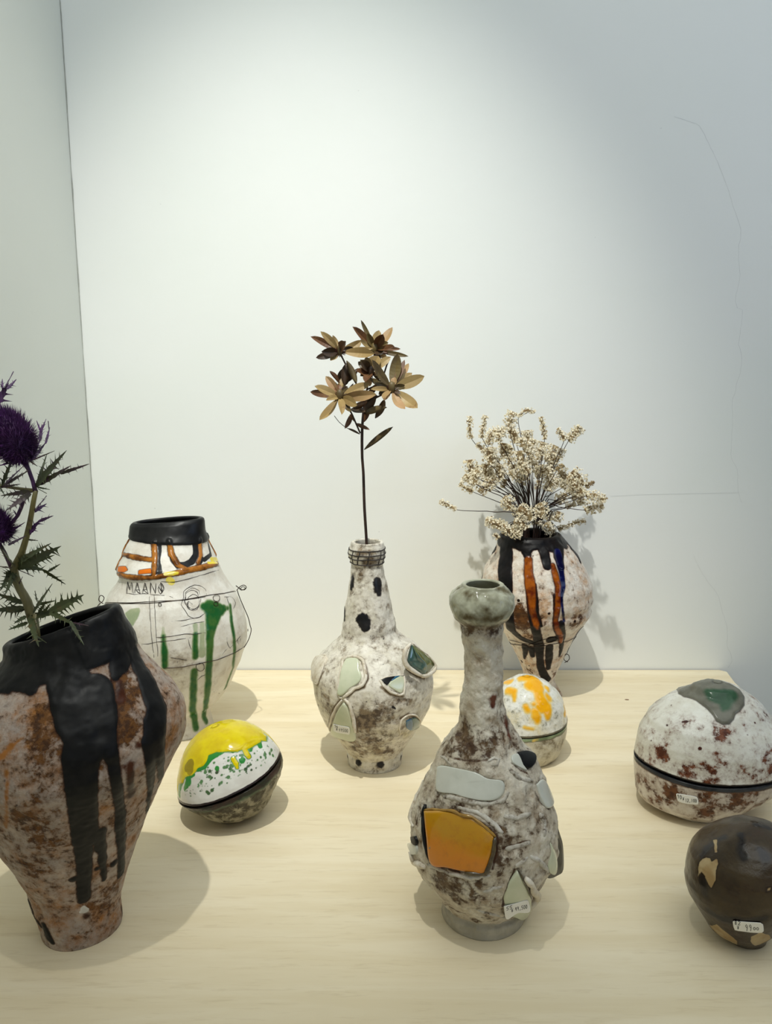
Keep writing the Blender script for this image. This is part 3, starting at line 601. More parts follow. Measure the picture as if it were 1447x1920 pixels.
def freewire(pts, Y, rad, parent, name='wire'):
    V, F = tube([atY(*t(*p), Y) for p in pts], rad, 5, .002); return mesh_obj(name, V, F, M['wire'], parent)
YB = B.base.y
freewire([(1098, 668), (1120, 730), (1150, 800), (1180, 870), (1195, 930), (1203, 965), (1190, 1020), (1172, 1060), (1150, 1095)], YB-.01, .0006, rB)
freewire([(1095, 668), (1120, 640), (1150, 628), (1168, 645), (1150, 665), (1120, 655), (1088, 632)], YB-.005, .0006, rB, 'wire_knot')
freewire([(1120, 655), (1140, 640), (1160, 650), (1130, 668), (1110, 648)], YB-.003, .0005, rB, 'wire_knot')
freewire([(95, 768), (60, 740), (75, 705), (100, 720), (90, 750), (60, 775), (45, 800)], YB-.005, .0006, rB, 'wire_knot')
for (x, y, r_) in ((940, 728, 26), (935, 770, 16), (520, 776, 12), (820, 1240, 32), (1200, 965, 10)):
    pts = [(x+r_*math.cos(a)*(.9+.1*(a % 2)), y+r_*.95*math.sin(a)) for a in np.linspace(0, 7.2, 14)]
    on_tube(B, t, pts, .4, 'wire_loop', M['wire'], rB, lift=1.2, sides=5)
# ---- C: bottle with leucadendron, centre
t = T(560, 990, .24476)
rC = vessel('bottle_vase', 'C', 'white bottle vase with netted rim and glazed shards holding the tall dried flower')
Cc = Pot('C', lump=1.2, lump_s=36, fine=.55, fine_s=9, seed=21, nu=256, nv=230, lipw=4.5, crease=((17, 2.2, 3), (268, .5, 3)))
Cc.stroke('black', t, [(605, 415, 36), (607, 470, 34), (615, 505, 18)], [(500, 720, 50), (490, 700, 46), (510, 760, 34), (450, 705, 14)], [(352, 610, 16), (350, 700, 14)], [(715, 600, 12), (735, 690, 14)], [(455, 1800, 24)], [(627, 1815, 25)], [(782, 1762, 18)], [(374, 1750, 10)], [(412, 380, 22), (405, 440, 20), (400, 468, 10)])
Cc.stroke('dots', t, [(600, 1370, 8)], [(520, 1330, 7)], [(648, 1045, 6)], [(550, 830, 5)], [(630, 1390, 6)], [(650, 850, 5)], [(720, 1370, 10), (740, 1385, 6)])
Cc.blob('stain', t, (480, 350, 60, 0.40), (420, 330, 60, 0.30), (560, 350, 60, 0.15), (520, 1450, 100, 0.83), (480, 1520, 70, 0.75), (580, 1480, 90, 0.52), (440, 1690, 140, 0.52), (200, 1340, 70, 0.60), (250, 1450, 40, 0.45), (830, 1330, 80, 0.30), (700, 1260, 120, 0.15), (720, 1400, 110, 0.22), (560, 260, 70, 0.45), (500, 200, 100, 0.52), (600, 800, 90, 0.30), (380, 790, 60, 0.38), (760, 820, 60, 0.45), (300, 960, 100, 0.08), (850, 1480, 60, 0.60), (600, 1650, 160, 0.45), (700, 1700, 80, 0.45), (270, 1640, 60, 0.60), (950, 1170, 60, 0.45))
Cc.blob('warm', t, (520, 1780, 160, .5), (300, 1600, 160, .3), (600, 1640, 170, .35), (850, 1560, 130, .35), (200, 1400, 80, .2))
Cc.stroke('crev', t, [(335, 1010, 14), (375, 985, 14), (440, 985, 14), (490, 1010, 14), (512, 1080, 14), (525, 1150, 14), (500, 1215, 14), (430, 1240, 14), (370, 1290, 14)], [(320, 1320, 14), (260, 1400, 14), (222, 1560, 14)], [(420, 1440, 16), (445, 1560, 16)], [(630, 1220, 10), (700, 1275, 12), (800, 1290, 10)], [(800, 1000, 14), (830, 1080, 16), (900, 1130, 16), (960, 1150, 14)], [(90, 1110, 12), (140, 1195, 14), (190, 1100, 8)], [(780, 1460, 14), (830, 1430, 12), (880, 1430, 12), (925, 1470, 12)])
Cc.attrs['net'] = np.full(Cc.G.shape[:2], -20.0)
mC = ceramic('bottle_glaze_c', 'ECE6D8', 'DED8CA', [('warm', 'D6CBA2', 'c9bc8e', 30, .60, .3, .3), ('stain', '8a7860', '54463a', 80, .535, .2, .5), (None, '6b5c4c', '54463a', 150, .675, .06, .4)],
             [('crev', '7d6a50', '5c4a36', 1.5, 120, 1.4, .4), ('dots', '221f1e', '2b2624', .8, 200, .4, .4), ('black', '1a1a1c', '2e2b2a', 2.0, 260, .5, .35, '6b6258')], rough=.3, bump=.45)
oC = Cc.build('body', mC, rC, relief=(('black', .5, 1.5),))
# net of dark lines round the bulb of the rim
net = []
for (zz, rr) in ((290, 23.5), (283.5, 25.0), (277, 24.6), (270.5, 22.4)):
    P = []
    for i in range(41):
        a = i/40*2*math.pi; q = Vector((Cc.base.x-.0087+rr/1000*1.1*math.cos(a), Cc.base.y+rr/1000*1.1*math.sin(a), TZ+zz/1000+.0006*math.sin(3*a)))
        h = Cc.bvh.find_nearest(q); P.append(Vector(h[0])+(q-Vector(h[0])).normalized()*.0002)
    net.append(tube(P, .0008, 5))
for i in range(11):
    a = i/11*2*math.pi+.2+.1*math.sin(i*2.3); P = []
    for k in range(7):
        q = Vector((Cc.base.x-.0087+.03*math.cos(a+.03*k), Cc.base.y+.03*math.sin(a+.03*k), TZ+.2695+.0035*k)); h = Cc.bvh.find_nearest(q); P.append(Vector(h[0]))
    net.append(tube(P, .0008, 5))
V, F = merge(net); mesh_obj('net_lines', V, F, M['char'], rC, label='dark net of lines round the rim bulb')
shard(Cc, t, [(365, 1005), (410, 992), (460, 1010), (465, 1080), (482, 1140), (455, 1190), (390, 1230), (340, 1280), (303, 1278), (310, 1180), (330, 1080)], 'glazed_shard', M['celadon'], rC, 1.6, label='pale green glazed shard')
on_tube(Cc, t, [(330, 1085), (340, 1015), (380, 988), (440, 988), (490, 1012), (505, 1080), (515, 1155), (490, 1205), (430, 1230), (375, 1275), (340, 1300)], 2.0, 'clay_rim', M['clay'], rC, lift=.9, jit=.3)
on_tube(Cc, t, [(336, 1020), (312, 1130), (300, 1270), (320, 1300), (375, 1300)], 1.2, 'clay_rim', M['clay'], rC, lift=.9, jit=.3)
sC = shard(Cc, t, [(345, 1335), (375, 1360), (402, 1430), (425, 1540), (432, 1625), (330, 1610), (240, 1583), (265, 1490), (300, 1400)], 'glazed_shard', M['celadon'], rC, 2.0, label='pale green glazed shard under the price sticker')
on_tube(Cc, t, [(335, 1315), (290, 1370), (255, 1450), (232, 1560)], 1.5, 'clay_rim', M['clay'], rC, lift=1.2, jit=.3)
on_tube(Cc, t, [(355, 1305), (392, 1345), (420, 1440), (437, 1560)], 2.3, 'clay_rim', M['clay'], rC, lift=1.6, jit=.3)
shard(Cc, t, [(150, 985), (215, 985), (195, 1060), (165, 1150), (145, 1195), (118, 1175), (108, 1100), (120, 1030)], 'glazed_shard', M['clay'], rC, 2.2, label='cream shard on the left shoulder')
shard(Cc, t, [(140, 985), (118, 1020), (98, 1090), (90, 1098), (95, 1050), (120, 990)], 'glazed_shard', M['blueglaze'], rC, 2.0)
on_tube(Cc, t, [(145, 980), (215, 982), (195, 1070), (148, 1195), (115, 1170), (95, 1105)], .9, 'clay_rim', M['clay'], rC, lift=1.8)
shard(Cc, t, [(635, 1165), (680, 1145), (735, 1138), (700, 1175), (675, 1205), (655, 1190)], 'glazed_shard', M['blackglaze'], rC, 1.2, label='dark part of the split shard')
shard(Cc, t, [(735, 1138), (775, 1133), (745, 1150), (715, 1170), (705, 1168)], 'glazed_shard', M['blueglaze'], rC, 1.3, label='blue part of the split shard')
shard(Cc, t, [(775, 1133), (800, 1140), (803, 1200), (785, 1262), (740, 1245), (685, 1205), (710, 1172), (745, 1150)], 'glazed_shard', M['celadon'], rC, 1.3, label='pale part of the split shard')
on_tube(Cc, t, [(620, 1165), (650, 1210), (700, 1255), (770, 1278), (805, 1262), (810, 1200), (806, 1135)], 1.4, 'clay_rim', M['clay'], rC, lift=.8)
on_tube(Cc, t, [(620, 1165), (670, 1142), (735, 1132), (805, 1128)], .7, 'clay_rim', M['clay'], rC, lift=.5)
def pY(x, y, Y): return atY(*t(x, y), Y)
yc = Cc.base.y
slab([pY(868, 895, yc-.052), (pY(905, 960, yc-.055)), pY(985, 1050, yc-.04), pY(970, 1118, yc-.045), pY(900, 1090, yc-.055), pY(842, 1035, yc-.06), pY(842, 1000, yc-.06)], .004, 'glazed_shard', M['tealglaze'], rC, label='dark teal half of the protruding shard')
slab([pY(872, 895, yc-.050), pY(935, 935, yc-.038), pY(1035, 1030, yc-.022), pY(1040, 1055, yc-.022), pY(985, 1110, yc-.036), pY(980, 1055, yc-.040), pY(905, 965, yc-.052)], .005, 'glazed_shard', M['oliveglaze'], rC, label='olive half of the protruding shard')
def free_tube(pts, rad, name, mat, parent, jit=.0004):
    V, F = tube([Vector(p)+Vector((random.uniform(-jit, jit),)*3) for p in pts], [r_/1000 for r_ in rad], 9, .003); return mesh_obj(name, V, F, mat, parent)
free_tube([pY(862, 882, yc-.052), pY(818, 935, yc-.062), pY(808, 1000, yc-.064), pY(830, 1060, yc-.064), pY(890, 1105, yc-.060), pY(950, 1135, yc-.052)], [1.4, 2.8, 3.0, 3.2, 2.8, 1.6], 'clay_rim', M['clay'], rC)
free_tube([pY(945, 1135, yc-.050), pY(985, 1130, yc-.040), pY(1035, 1095, yc-.026), pY(1048, 1060, yc-.022), pY(1040, 1030, yc-.022), pY(985, 975, yc-.028), pY(930, 928, yc-.036), pY(872, 885, yc-.050)], [2.2, 2.4, 2.4, 1.9, 1.3, .9, .9, 1.0], 'clay_rim', M['clay'], rC)
shard(Cc, t, [(820, 1475), (860, 1460), (870, 1500), (858, 1545), (825, 1530)], 'glazed_shard', M['blueglaze'], rC, 1.4, label='dark blue shard')
shard(Cc, t, [(860, 1460), (890, 1450), (922, 1480), (912, 1520), (860, 1546), (870, 1500)], 'glazed_shard', M['tealglaze'], rC, 1.5)
on_tube(Cc, t, [(775, 1580), (770, 1530), (785, 1470), (830, 1435), (885, 1430), (925, 1465), (928, 1510)], 1.2, 'clay_rim', M['clay'], rC, lift=.8)
sticker(Cc, T(600, 1330, .0691), [(365, 385), (600, 450), (800, 485), (800, 670), (700, 665), (450, 620), (375, 570)], [('56', 388, 415, 100, 62, .3), ('Y', 430, 505, 50, 70, .1), ('49500', 505, 512, 255, 85, .12)], rC, 2.1, over=[sC])
# ---- F: front bottle
t = T(740, 1060, .23497); tb2 = T(740, 1380, .23497)
rF = vessel('bottle_vase', 'F', 'crusty long-necked bottle vase with orange tile, nearest on the table')
Ff = Pot('F', lump=2.0, lump_s=26, fine=1.1, fine_s=9, seed=33, nu=320, nv=300, lipw=4.5, crease=((15, 3.2, 3.0),), pinch=.015)
Ff.blob('stain', tb2, (500, 560, 120, .35), (800, 620, 120, .35), (850, 850, 110, .6), (830, 950, 90, .5), (350, 1130, 130, .5), (600, 1200, 160, .45), (1000, 1050, 60, .5), (1130, 640, 70, .4), (800, 1180, 100, .3), (450, 1250, 90, .35), (700, 1330, 100, .3), (1200, 1180, 80, .5), (300, 620, 60, .4), (180, 640, 60, .3), (960, 330, 120, -.5), (1100, 1000, 90, -.6), (1160, 900, 90, -.6), (330, 200, 80, -.5), (1080, 480, 100, -.2), (760, 1250, 60, -.5), (200, 980, 60, -.5), (620, 250, 90, .0), (1150, 370, 50, .2), (700, 1400, 120, -.1), (1050, 900, 60, .3))
Ff.blob('stain', t, (560, 480, 100, .45), (720, 500, 100, .45), (820, 520, 70, .5), (620, 500, 60, .4), (560, 1300, 60, .35), (500, 1400, 90, .55), (620, 1430, 110, .5), (420, 1450, 80, .5), (900, 1250, 60, .4), (800, 1420, 100, .4), (960, 1430, 60, .5), (700, 1000, 160, -.9), (700, 750, 150, -1.0), (700, 880, 150, -.6), (620, 1150, 90, -.4), (700, 640, 90, -.4), (650, 1540, 120, .35), (600, 230, 60, .3), (840, 180, 60, .35), (500, 190, 50, .2), (700, 420, 120, .25))
Ff.band('glaze', lambda s: (s.G[..., 2]-TZ)*1000-292)
Ff.attrs['foot'] = 15.5-(Ff.G[..., 2]-TZ)*1000
Ff.stroke('dark', t, [(790, 1070, 34), (780, 1120, 28)], [(880, 1210, 14), (900, 1320, 18), (915, 1370, 10)], [(620, 235, 18), (580, 225, 10)])
Ff.stroke('smudge', t, [(560, 220, 14), (600, 238, 26), (640, 240, 16)], [(830, 180, 26), (880, 195, 26), (910, 215, 14)], [(510, 185, 18), (475, 215, 10)], [(560, 420, 22), (700, 425, 24), (780, 430, 24), (860, 410, 20)], [(700, 330, 6), (760, 380, 6)])
Ff.stroke('line', t, [(395, 1500, 6), (470, 1540, 8), (560, 1555, 9), (650, 1560, 7), (740, 1555, 5)])
Ff.stroke('line', tb2, [(870, 890, 10), (950, 880, 12), (1020, 850, 12), (1080, 840, 10)], [(600, 640, 8), (700, 700, 8), (800, 790, 10), (820, 830, 12), (800, 960, 14), (780, 1060, 10)], [(300, 1010, 9), (450, 1070, 9), (600, 1100, 10), (760, 1090, 9)], [(380, 1330, 8), (500, 1400, 7), (640, 1440, 7), (760, 1460, 6)], [(930, 215, 6), (1000, 270, 7), (1060, 300, 6)], [(860, 1400, 10), (930, 1450, 10)], [(960, 1060, 8), (910, 1180, 12), (870, 1300, 14), (860, 1390, 12)], [(1120, 450, 6), (1160, 530, 7), (1230, 580, 6)], [(185, 640, 8), (170, 700, 10)], [(100, 960, 7), (200, 1030, 8)])
mF = ceramic('bottle_glaze_f', 'E0DACA', 'CBC1AE', [(None, 'B4A188', '9a876e', 50, .52, .2, .5), ('stain', '6a543c', '4a3626', 95, .55, .12, .5), (None, '5a4636', '443226', 130, .66, .06, .4)],
             [('dark', '6a4030', '4a2418', 4.5, 160, 2.0, .35), ('line', '50301c', '3a2418', 1.6, 160, .8, .35), ('glaze', 'B6B6A0', '97957e', 5, 60, 4.5, .16), ('foot', 'A6A090', 'B8B2A2', 1.0, 60, .8, .28), ('smudge', '6e6448', '54482f', 5.0, 120, 3.5, .2)], rough=.38, bump=.75)
# brown scars in the glaze of the rim
for pl in ([(345, 250), (380, 237), (470, 252), (640, 290), (740, 340), (865, 362), (870, 450), (805, 508), (700, 515), (560, 490), (470, 462), (345, 440), (335, 350)], [(248, 588), (370, 588), (480, 605), (610, 645), (700, 705), (795, 795), (785, 900), (755, 1010), (725, 1090), (560, 1078), (420, 1045), (300, 1005), (262, 800)], [(975, 1068), (1022, 1160), (1085, 1290), (1062, 1400), (960, 1430), (880, 1405), (870, 1300), (910, 1180)], [(975, 135), (1040, 122), (1105, 148), (1115, 210), (1065, 262), (1020, 232)], [(1130, 385), (1185, 345), (1225, 420), (1258, 515), (1222, 578), (1165, 520)]): Ff.poly('recess', tb2, pl)
oF = Ff.build('body', mF, rF, relief=(('line', -1.0, 1.5), ('recess', -3.2, 2.0)))
shard(Ff, tb2, [(345, 250), (380, 237), (470, 252), (640, 290), (740, 340), (865, 362), (870, 450), (805, 508), (700, 515), (560, 490), (470, 462), (345, 440), (335, 350)], 'glazed_shard', M['paleblue'], rF, .9, label='pale blue-grey glazed shard')
shard(Ff, tb2, [(345, 360), (385, 333), (410, 340), (412, 390), (425, 430), (395, 448), (370, 420), (335, 415)], 'glaze_spot', simple('brown_glaze_drop', '5a2e12', '8a5020', rough=.1, coat=.8), rF, 1.6, label='brown blob of glaze')
def tile_mat():
    N = NT('orange_tile_glaze'); x = N.n('ShaderNodeSeparateXYZ'); N.put(x.inputs[0], N.tc.outputs['Object'])
    v = N.math('ADD', x.outputs[2], N.math('MULTIPLY', N.math('SUBTRACT', N.noise(60, 4), .5), .03))
    c = N.mix(N.step(v, .058, .088), lin('BC3A04'), lin('D07E06')); c = N.mix(N.step(v, .098, .122), c, lin('BE8A14'))
    c = N.mix(N.math('MULTIPLY', N.step(N.noise(130, 5, .7), .5, .7), .35), c, lin('a86414'))
    N.put(N.b.inputs['Base Color'], c); N.b.inputs['Roughness'].default_value = .18; N.b.inputs['Coat Weight'].default_value = .4; return N.m
M['tile'] = tile_mat(); M['darkrim'] = simple('dark_rim_glaze', '3c3226', '584a30', rough=.25, scale=120, coat=.3); M['ochre'] = simple('ochre_rim_glaze', 'A88238', '8f6a28', rough=.2, scale=120, coat=.3)
shard(Ff, tb2, [(248, 588), (370, 588), (480, 605), (610, 645), (700, 705), (795, 795), (785, 900), (755, 1010), (725, 1090), (560, 1078), (420, 1045), (300, 1005), (262, 800)], 'orange_tile', M['tile'], rF, 2.6, label='orange and amber glazed tile')
on_tube(Ff, tb2, [(250, 590), (380, 588), (500, 615), (620, 650), (710, 712), (800, 800)], 1.3, 'tile_rim', M['ochre'], rF, lift=2.9)
on_tube(Ff, tb2, [(800, 800), (785, 900), (760, 1010), (730, 1085), (640, 1090), (560, 1078)], 1.9, 'tile_rim', M['darkrim'], rF, lift=2.6)
on_tube(Ff, tb2, [(262, 545), (240, 620), (240, 720), (255, 850), (285, 960), (300, 1000)], 2.0, 'tile_rim', M['blackglaze'], rF, lift=2.2)
shard(Ff, tb2, [(280, 835), (310, 830), (318, 850), (300, 895), (285, 900)], 'glaze_chip', simple('turquoise_chip', '5f8d8c', rough=.2), rF, 3.4, label='small turquoise chip')
shard(Ff, tb2, [(975, 135), (1040, 122), (1105, 148), (1115, 210), (1065, 262), (1020, 232)], 'glazed_shard', M['blackglaze'], rF, 2.2, label='black glazed shard')
shard(Ff, tb2, [(925, 160), (972, 140), (1018, 235), (1050, 275), (1000, 255), (932, 212)], 'glazed_shard', M['paleblue'], rF, 1.5)
shard(Ff, tb2, [(1130, 385), (1185, 345), (1225, 420), (1258, 515), (1222, 578), (1165, 520)], 'glazed_shard', M['paleblue'], rF, 1.6)
shard(Ff, tb2, [(145, 800), (175, 800), (190, 835), (180, 870), (150, 850)], 'glazed_shard', M['blackglaze'], rF, 2.5)
shard(Ff, tb2, [(115, 850), (150, 855), (185, 880), (180, 940), (130, 945), (110, 920)], 'glazed_shard', M['paleblue'], rF, 2.2)
on_tube(Ff, tb2, [(190, 340), (150, 500), (118, 650), (155, 720)], 2.0, 'clay_rim', M['clay'], rF, lift=.5, jit=.5)
on_tube(Ff, tb2, [(108, 930), (130, 990), (190, 1020), (250, 1040)], 2.6, 'clay_rim', M['clay'], rF, lift=1.0, jit=.5)
sF = shard(Ff, tb2, [(975, 1068), (1022, 1160), (1085, 1290), (1062, 1400), (960, 1430), (880, 1405), (870, 1300), (910, 1180)], 'glazed_shard', M['celadon'], rF, 2.0, label='pale green triangular shard under the price sticker')
on_tube(Ff, tb2, [(1030, 1120), (1085, 1180), (1120, 1260), (1110, 1350), (1070, 1420)], 3.0, 'clay_rim', M['clay'], rF, lift=2.5, jit=.5)
on_tube(Ff, tb2, [(990, 1080), (1040, 1170), (1090, 1290)], .9, 'gap', M['darkrim'], rF, lift=1.6)
M['crust'] = ceramic('crusty_clay', 'D9D4C8', 'BDB6A8', [(None, '6a543c', '4a3626', 110, .56, .12, .5)], rough=.5, bump=.8)
for pts, r_ in [([(330, 150), (400, 180), (450, 225)], 1.6), ([(380, 478), (560, 522), (720, 545), (860, 520), (910, 440)], 2.2), ([(500, 575), (650, 605), (780, 690), (860, 780)], 2.4), ([(870, 640), (980, 660), (1080, 610)], 2.4), ([(1080, 960), (1160, 1000), (1230, 1090)], 2.6), ([(1060, 970), (1000, 1010), (955, 1060)], 2.0), ([(640, 1385), (800, 1430), (930, 1462)], 1.8), ([(250, 1020), (420, 1095), (600, 1135), (760, 1115)], 2.2), ([(740, 200), (790, 170), (830, 190), (810, 230), (770, 240)], 1.6), ([(880, 900), (980, 880), (1080, 850)], 2.2), ([(700, 1250), (760, 1230), (850, 1200)], 2.0), ([(1150, 620), (1200, 700), (1190, 800)], 2.6), ([(900, 250), (980, 330), (1100, 360)], 2.2), ([(230, 560), (220, 700), (235, 860), (260, 960)], 2.2)]:
    on_tube(Ff, tb2, pts, r_, 'clay_fold', M['crust'], rF, lift=-.35*r_, jit=.6, sides=8)
yf = Ff.base.y
def qF(x, y, Y): return atY(*tb2(x, y), Y)
slab([qF(1290, 690, yf-.010), qF(1320, 780, yf-.006), qF(1345, 880, yf-.004), qF(1347, 1070, yf-.004), qF(1300, 1120, yf-.012), qF(1240, 1140, yf-.025), qF(1220, 1080, yf-.035), qF(1235, 900, yf-.035), qF(1265, 780, yf-.028)], .008, 'glazed_shard', M['blackglaze'], rF, label='black shard sticking out on the right', bulge=.002)
slab([qF(1245, 850, yf-.040), qF(1285, 930, yf-.034), qF(1300, 1040, yf-.032), qF(1285, 1110, yf-.034), qF(1240, 1085, yf-.042), qF(1222, 1000, yf-.044)], .004, 'glazed_shard', M['celadon'], rF, bulge=.001)
sticker(Ff, T(930, 1670, .05529), [(255, 520), (640, 410), (1040, 303), (1085, 330), (1095, 650), (720, 750), (340, 868), (282, 850)], [('55', 335, 560, 220, 120, -.33), ('Y', 500, 610, 90, 120, .0), ('49,500', 640, 560, 420, 130, -.22)], rF, 2.3, over=[sF])
# ---- D: back right vase
t = T(820, 980, .24188)
rD = vessel('footed_vase', 'D', 'rounded vase with black, orange and blue drips holding white dried flowers')
Dd = Pot('D', lump=1.6, lump_s=38, fine=.5, fine_s=9, seed=41, nu=256, nv=210, lipw=12, crease=((150, 1.6, 5), (118, 1.2, 4), (190, 1.0, 5)))
Dd.band('black', lambda s: (s.G[..., 2]-TZ)*1000-(247+2*np.sin(9*np.arctan2(s.G[..., 1]-s.base.y, s.G[..., 0]-s.base.x))))
Dd.attrs['black'][np.arange(Dd.nr) > 5+210+1] = 12
Dd.stroke('black', t, [(520, 140, 60), (530, 250, 66), (520, 350, 62), (525, 500, 62), (545, 620, 45), (555, 740, 40), (570, 830, 40), (640, 890, 30), (740, 930, 26)], [(430, 230, 18), (450, 200, 22)], [(800, 170, 40), (830, 240, 36), (850, 335, 32)], [(700, 130, 80), (690, 220, 40), (700, 280, 20)],
          [(925, 130, 70), (935, 200, 55), (940, 270, 42), (955, 340, 30)], [(990, 130, 50), (1040, 180, 48), (1080, 250, 34), (1105, 300, 20)], [(760, 800, 30), (775, 880, 32), (785, 950, 40), (792, 1040, 26), (800, 1120, 28), (830, 1190, 30), (860, 1215, 22)], [(680, 960, 30), (680, 1010, 18), (672, 1050, 8)], [(730, 980, 26), (735, 1030, 18)], [(868, 960, 28), (864, 1060, 28), (858, 1130, 16)], [(960, 780, 22), (970, 880, 24), (955, 1000, 16), (945, 1035, 8)], [(880, 905, 40), (920, 895, 24)], [(350, 400, 16), (345, 430, 12)])
Dd.stroke('black', t, [(755, 480, 10), (770, 600, 8), (775, 700, 10), (800, 800, 14)], [(690, 480, 6), (700, 620, 8), (715, 740, 10), (750, 860, 16)], [(905, 560, 8), (905, 700, 8), (900, 800, 8), (930, 880, 8)])
Dd.stroke('orange', t, [(705, 290, 28), (705, 400, 32), (720, 490, 38), (728, 580, 30), (735, 680, 22), (765, 790, 20), (775, 820, 8)], [(895, 330, 16), (915, 420, 24), (938, 500, 22), (932, 640, 22), (918, 760, 18), (925, 820, 18), (955, 870, 18), (955, 925, 12)])
Dd.stroke('blue', t, [(930, 230, 30), (945, 300, 34), (962, 400, 26), (975, 490, 20), (962, 580, 12), (968, 680, 12), (980, 760, 12)])
Dd.stroke('dots', t, [(628, 605, 13)], [(865, 705, 12)], [(652, 1075, 14)], [(1065, 765, 12)], [(770, 590, 7)], [(810, 740, 8)], [(735, 1165, 6)], [(710, 1110, 6)])
Dd.blob('stain', t, (640, 720, 80, 1.0), (660, 800, 70, 1.0), (620, 660, 50, .7), (830, 770, 80, .25), (1090, 760, 70, .45), (1040, 800, 50, .4), (700, 1130, 70, .3), (900, 1170, 70, .3), (940, 1290, 60, .4), (560, 900, 40, .2), (1080, 450, 60, .05), (700, 900, 50, .4))
Dd.blob('warm', t, (820, 640, 90, .45), (1080, 690, 100, .55), (1140, 430, 60, .45), (1180, 560, 50, .3), (680, 1070, 80, .5), (900, 1100, 90, .45), (940, 1280, 90, .5), (650, 880, 70, .4), (1010, 930, 70, .35), (830, 780, 70, .4))
mD = ceramic('vase_glaze_d', 'E4DCD0', 'D6CABA', [('warm', 'C09060', 'D6AE84', 50, .56, .25, .5), ('stain', '6b4524', '4c2e18', 95, .60, .10, .4), (None, '3a2618', '2c1c12', 140, .69, .04, .2)],
             [('dots', '2a160e', '1d100a', .8, 200, .4, .2), ('black', '0b090b', '120c0c', 1.2, 120, .35, .38, '4a2412'), ('orange', '9A5010', '5c1e08', 1.6, 70, 1.6, .14, '2a0e06'), ('blue', '0c1044', '0a0a2c', 1.2, 90, 1.4, .14)], rough=.36, bump=.7, spec=.18)
oD = Dd.build('body', mD, rD, relief=(('black', .9, 2), ('orange', .7, 2), ('blue', .5, 2)))
on_tube(Dd, t, [(540, 930), (600, 942), (700, 952), (800, 955), (900, 938), (1000, 918), (1060, 890), (1120, 820), (1130, 800)], .5, 'wire', M['wire'], rD, lift=.9, sides=5)
on_tube(Dd, t, [(560, 905), (660, 930), (760, 940), (860, 925), (940, 905), (900, 885), (830, 900), (700, 945)], .5, 'wire', M['wire'], rD, lift=1.4, sides=5)
on_tube(Dd, t, [(1070, 880), (1040, 950), (1000, 1010), (985, 1030)], .45, 'wire', M['wire'], rD, lift=1.2, sides=5)
yd = Dd.base.y
V, F = tube([atY(*t(x, y), yd-.02) for x, y in [(985, 1085), (1005, 1075), (1022, 1055), (1015, 1025), (992, 1020), (978, 1045), (985, 1068), (1010, 1080)]], .0006, 5, .002); mesh_obj('wire_ring', V, F, M['wire'], rD)
# ---- E: yellow lidded box
t = T(930, 1240, .11459)
rE = vessel('lidded_box', 'E', 'small lidded pot with glossy yellow-splashed lid behind the front bottle', cat='lidded pot')
kw = dict(lump=1.6, lump_s=34, fine=.4, fine_s=9, seed=51, nu=200, seam=48, wave=.8)
tl = ([0, .3, .45, 1], [0, .04, .07, .0])
E1 = Pot('E', 0, 47.6, 'flat', tilt=tl, nv=80, **kw); E2 = Pot('E', 49.2, None, 'dome', tilt=tl, nv=90, **kw)
E1.blob('stain', t, (900, 1400, 160, .3), (450, 1260, 80, .4), (750, 1250, 100, .3), (900, 1250, 60, .3), (1000, 1500, 150, .1))
E1.attrs['green'] = np.where(E1.rowz[:, None] > 42, (E1.rowz[:, None]-44.5), -20)*np.ones((1, E1.nu))
E1.stroke('yellow', t, [(610, 1300, 20), (680, 1260, 22), (760, 1220, 12)])
mE1 = ceramic('pot_glaze_e', 'D8D3C2', 'C9C2AE', [('stain', '8d8068', '6f6450', 70, .54, .2, .4), (None, '6f6350', '574b3c', 150, .68, .06, .4)], [('green', '8C9A78', '6f7d5c', 1.6, 90, .8, .2, '5c5644'), ('yellow', 'DDA63A', 'd8b860', 1.4, 90, 1.5, .2)], rough=.28, bump=.4)
E1.build('base', mE1, rE, label='cream lower bowl with a green-edged rim')
E2.stroke('yellow', t, [(420, 280, 72), (560, 270, 84), (640, 330, 108), (560, 400, 96), (660, 430, 120), (700, 520, 84), (740, 640, 96), (800, 740, 96), (840, 840, 72), (840, 930, 36)], [(700, 740, 54), (740, 790, 60)], [(620, 700, 36)], [(200, 480, 60), (280, 500, 54), (300, 580, 26), (300, 640, 19)], [(860, 600, 48), (830, 560, 48)], [(480, 740, 31), (520, 800, 34)], [(640, 830, 60), (660, 900, 72), (680, 960, 48)], [(1110, 740, 36), (1130, 820, 48), (1120, 860, 31)], [(830, 440, 36), (850, 480, 24)], [(600, 1110, 14), (500, 1090, 14), (460, 1080, 14)], [(150, 340, 54), (230, 330, 54)])
E2.blob('stain', t, (330, 830, 110, .35), (400, 1000, 110, .45), (900, 1000, 90, .4), (1000, 860, 80, .3), (520, 560, 50, .3), (780, 1030, 90, .3), (250, 900, 80, .25))
E2.blob('warm', t, (500, 600, 200, .1), (850, 420, 100, .4), (300, 1000, 200, .35), (700, 1050, 160, .45), (1000, 620, 120, .3), (150, 350, 120, .4))
E2.attrs['rim'] = np.where(E2.w > -1, 51.5-E2.rowz[:, None], 0)
mE2 = ceramic('lid_glaze_e', 'E9E8E0', 'DAD8CC', [('warm', 'DDC98A', 'd8bf78', 40, .58, .3, .4), ('stain', '8a8878', '6a6858', 120, .60, .14, .8)], [('yellow', 'EDA80C', 'F0B428', 3.2, 80, 2.2, .12, 'DDC77C'), ('rim', '6c6450', '4c4636', .8, 120, .8, .3)], rough=.14, bump=.45, coat=.5)
E2.build('lid', mE2, rE, relief=(('yellow', .5, 2),), label='white lid splashed with yellow glaze')
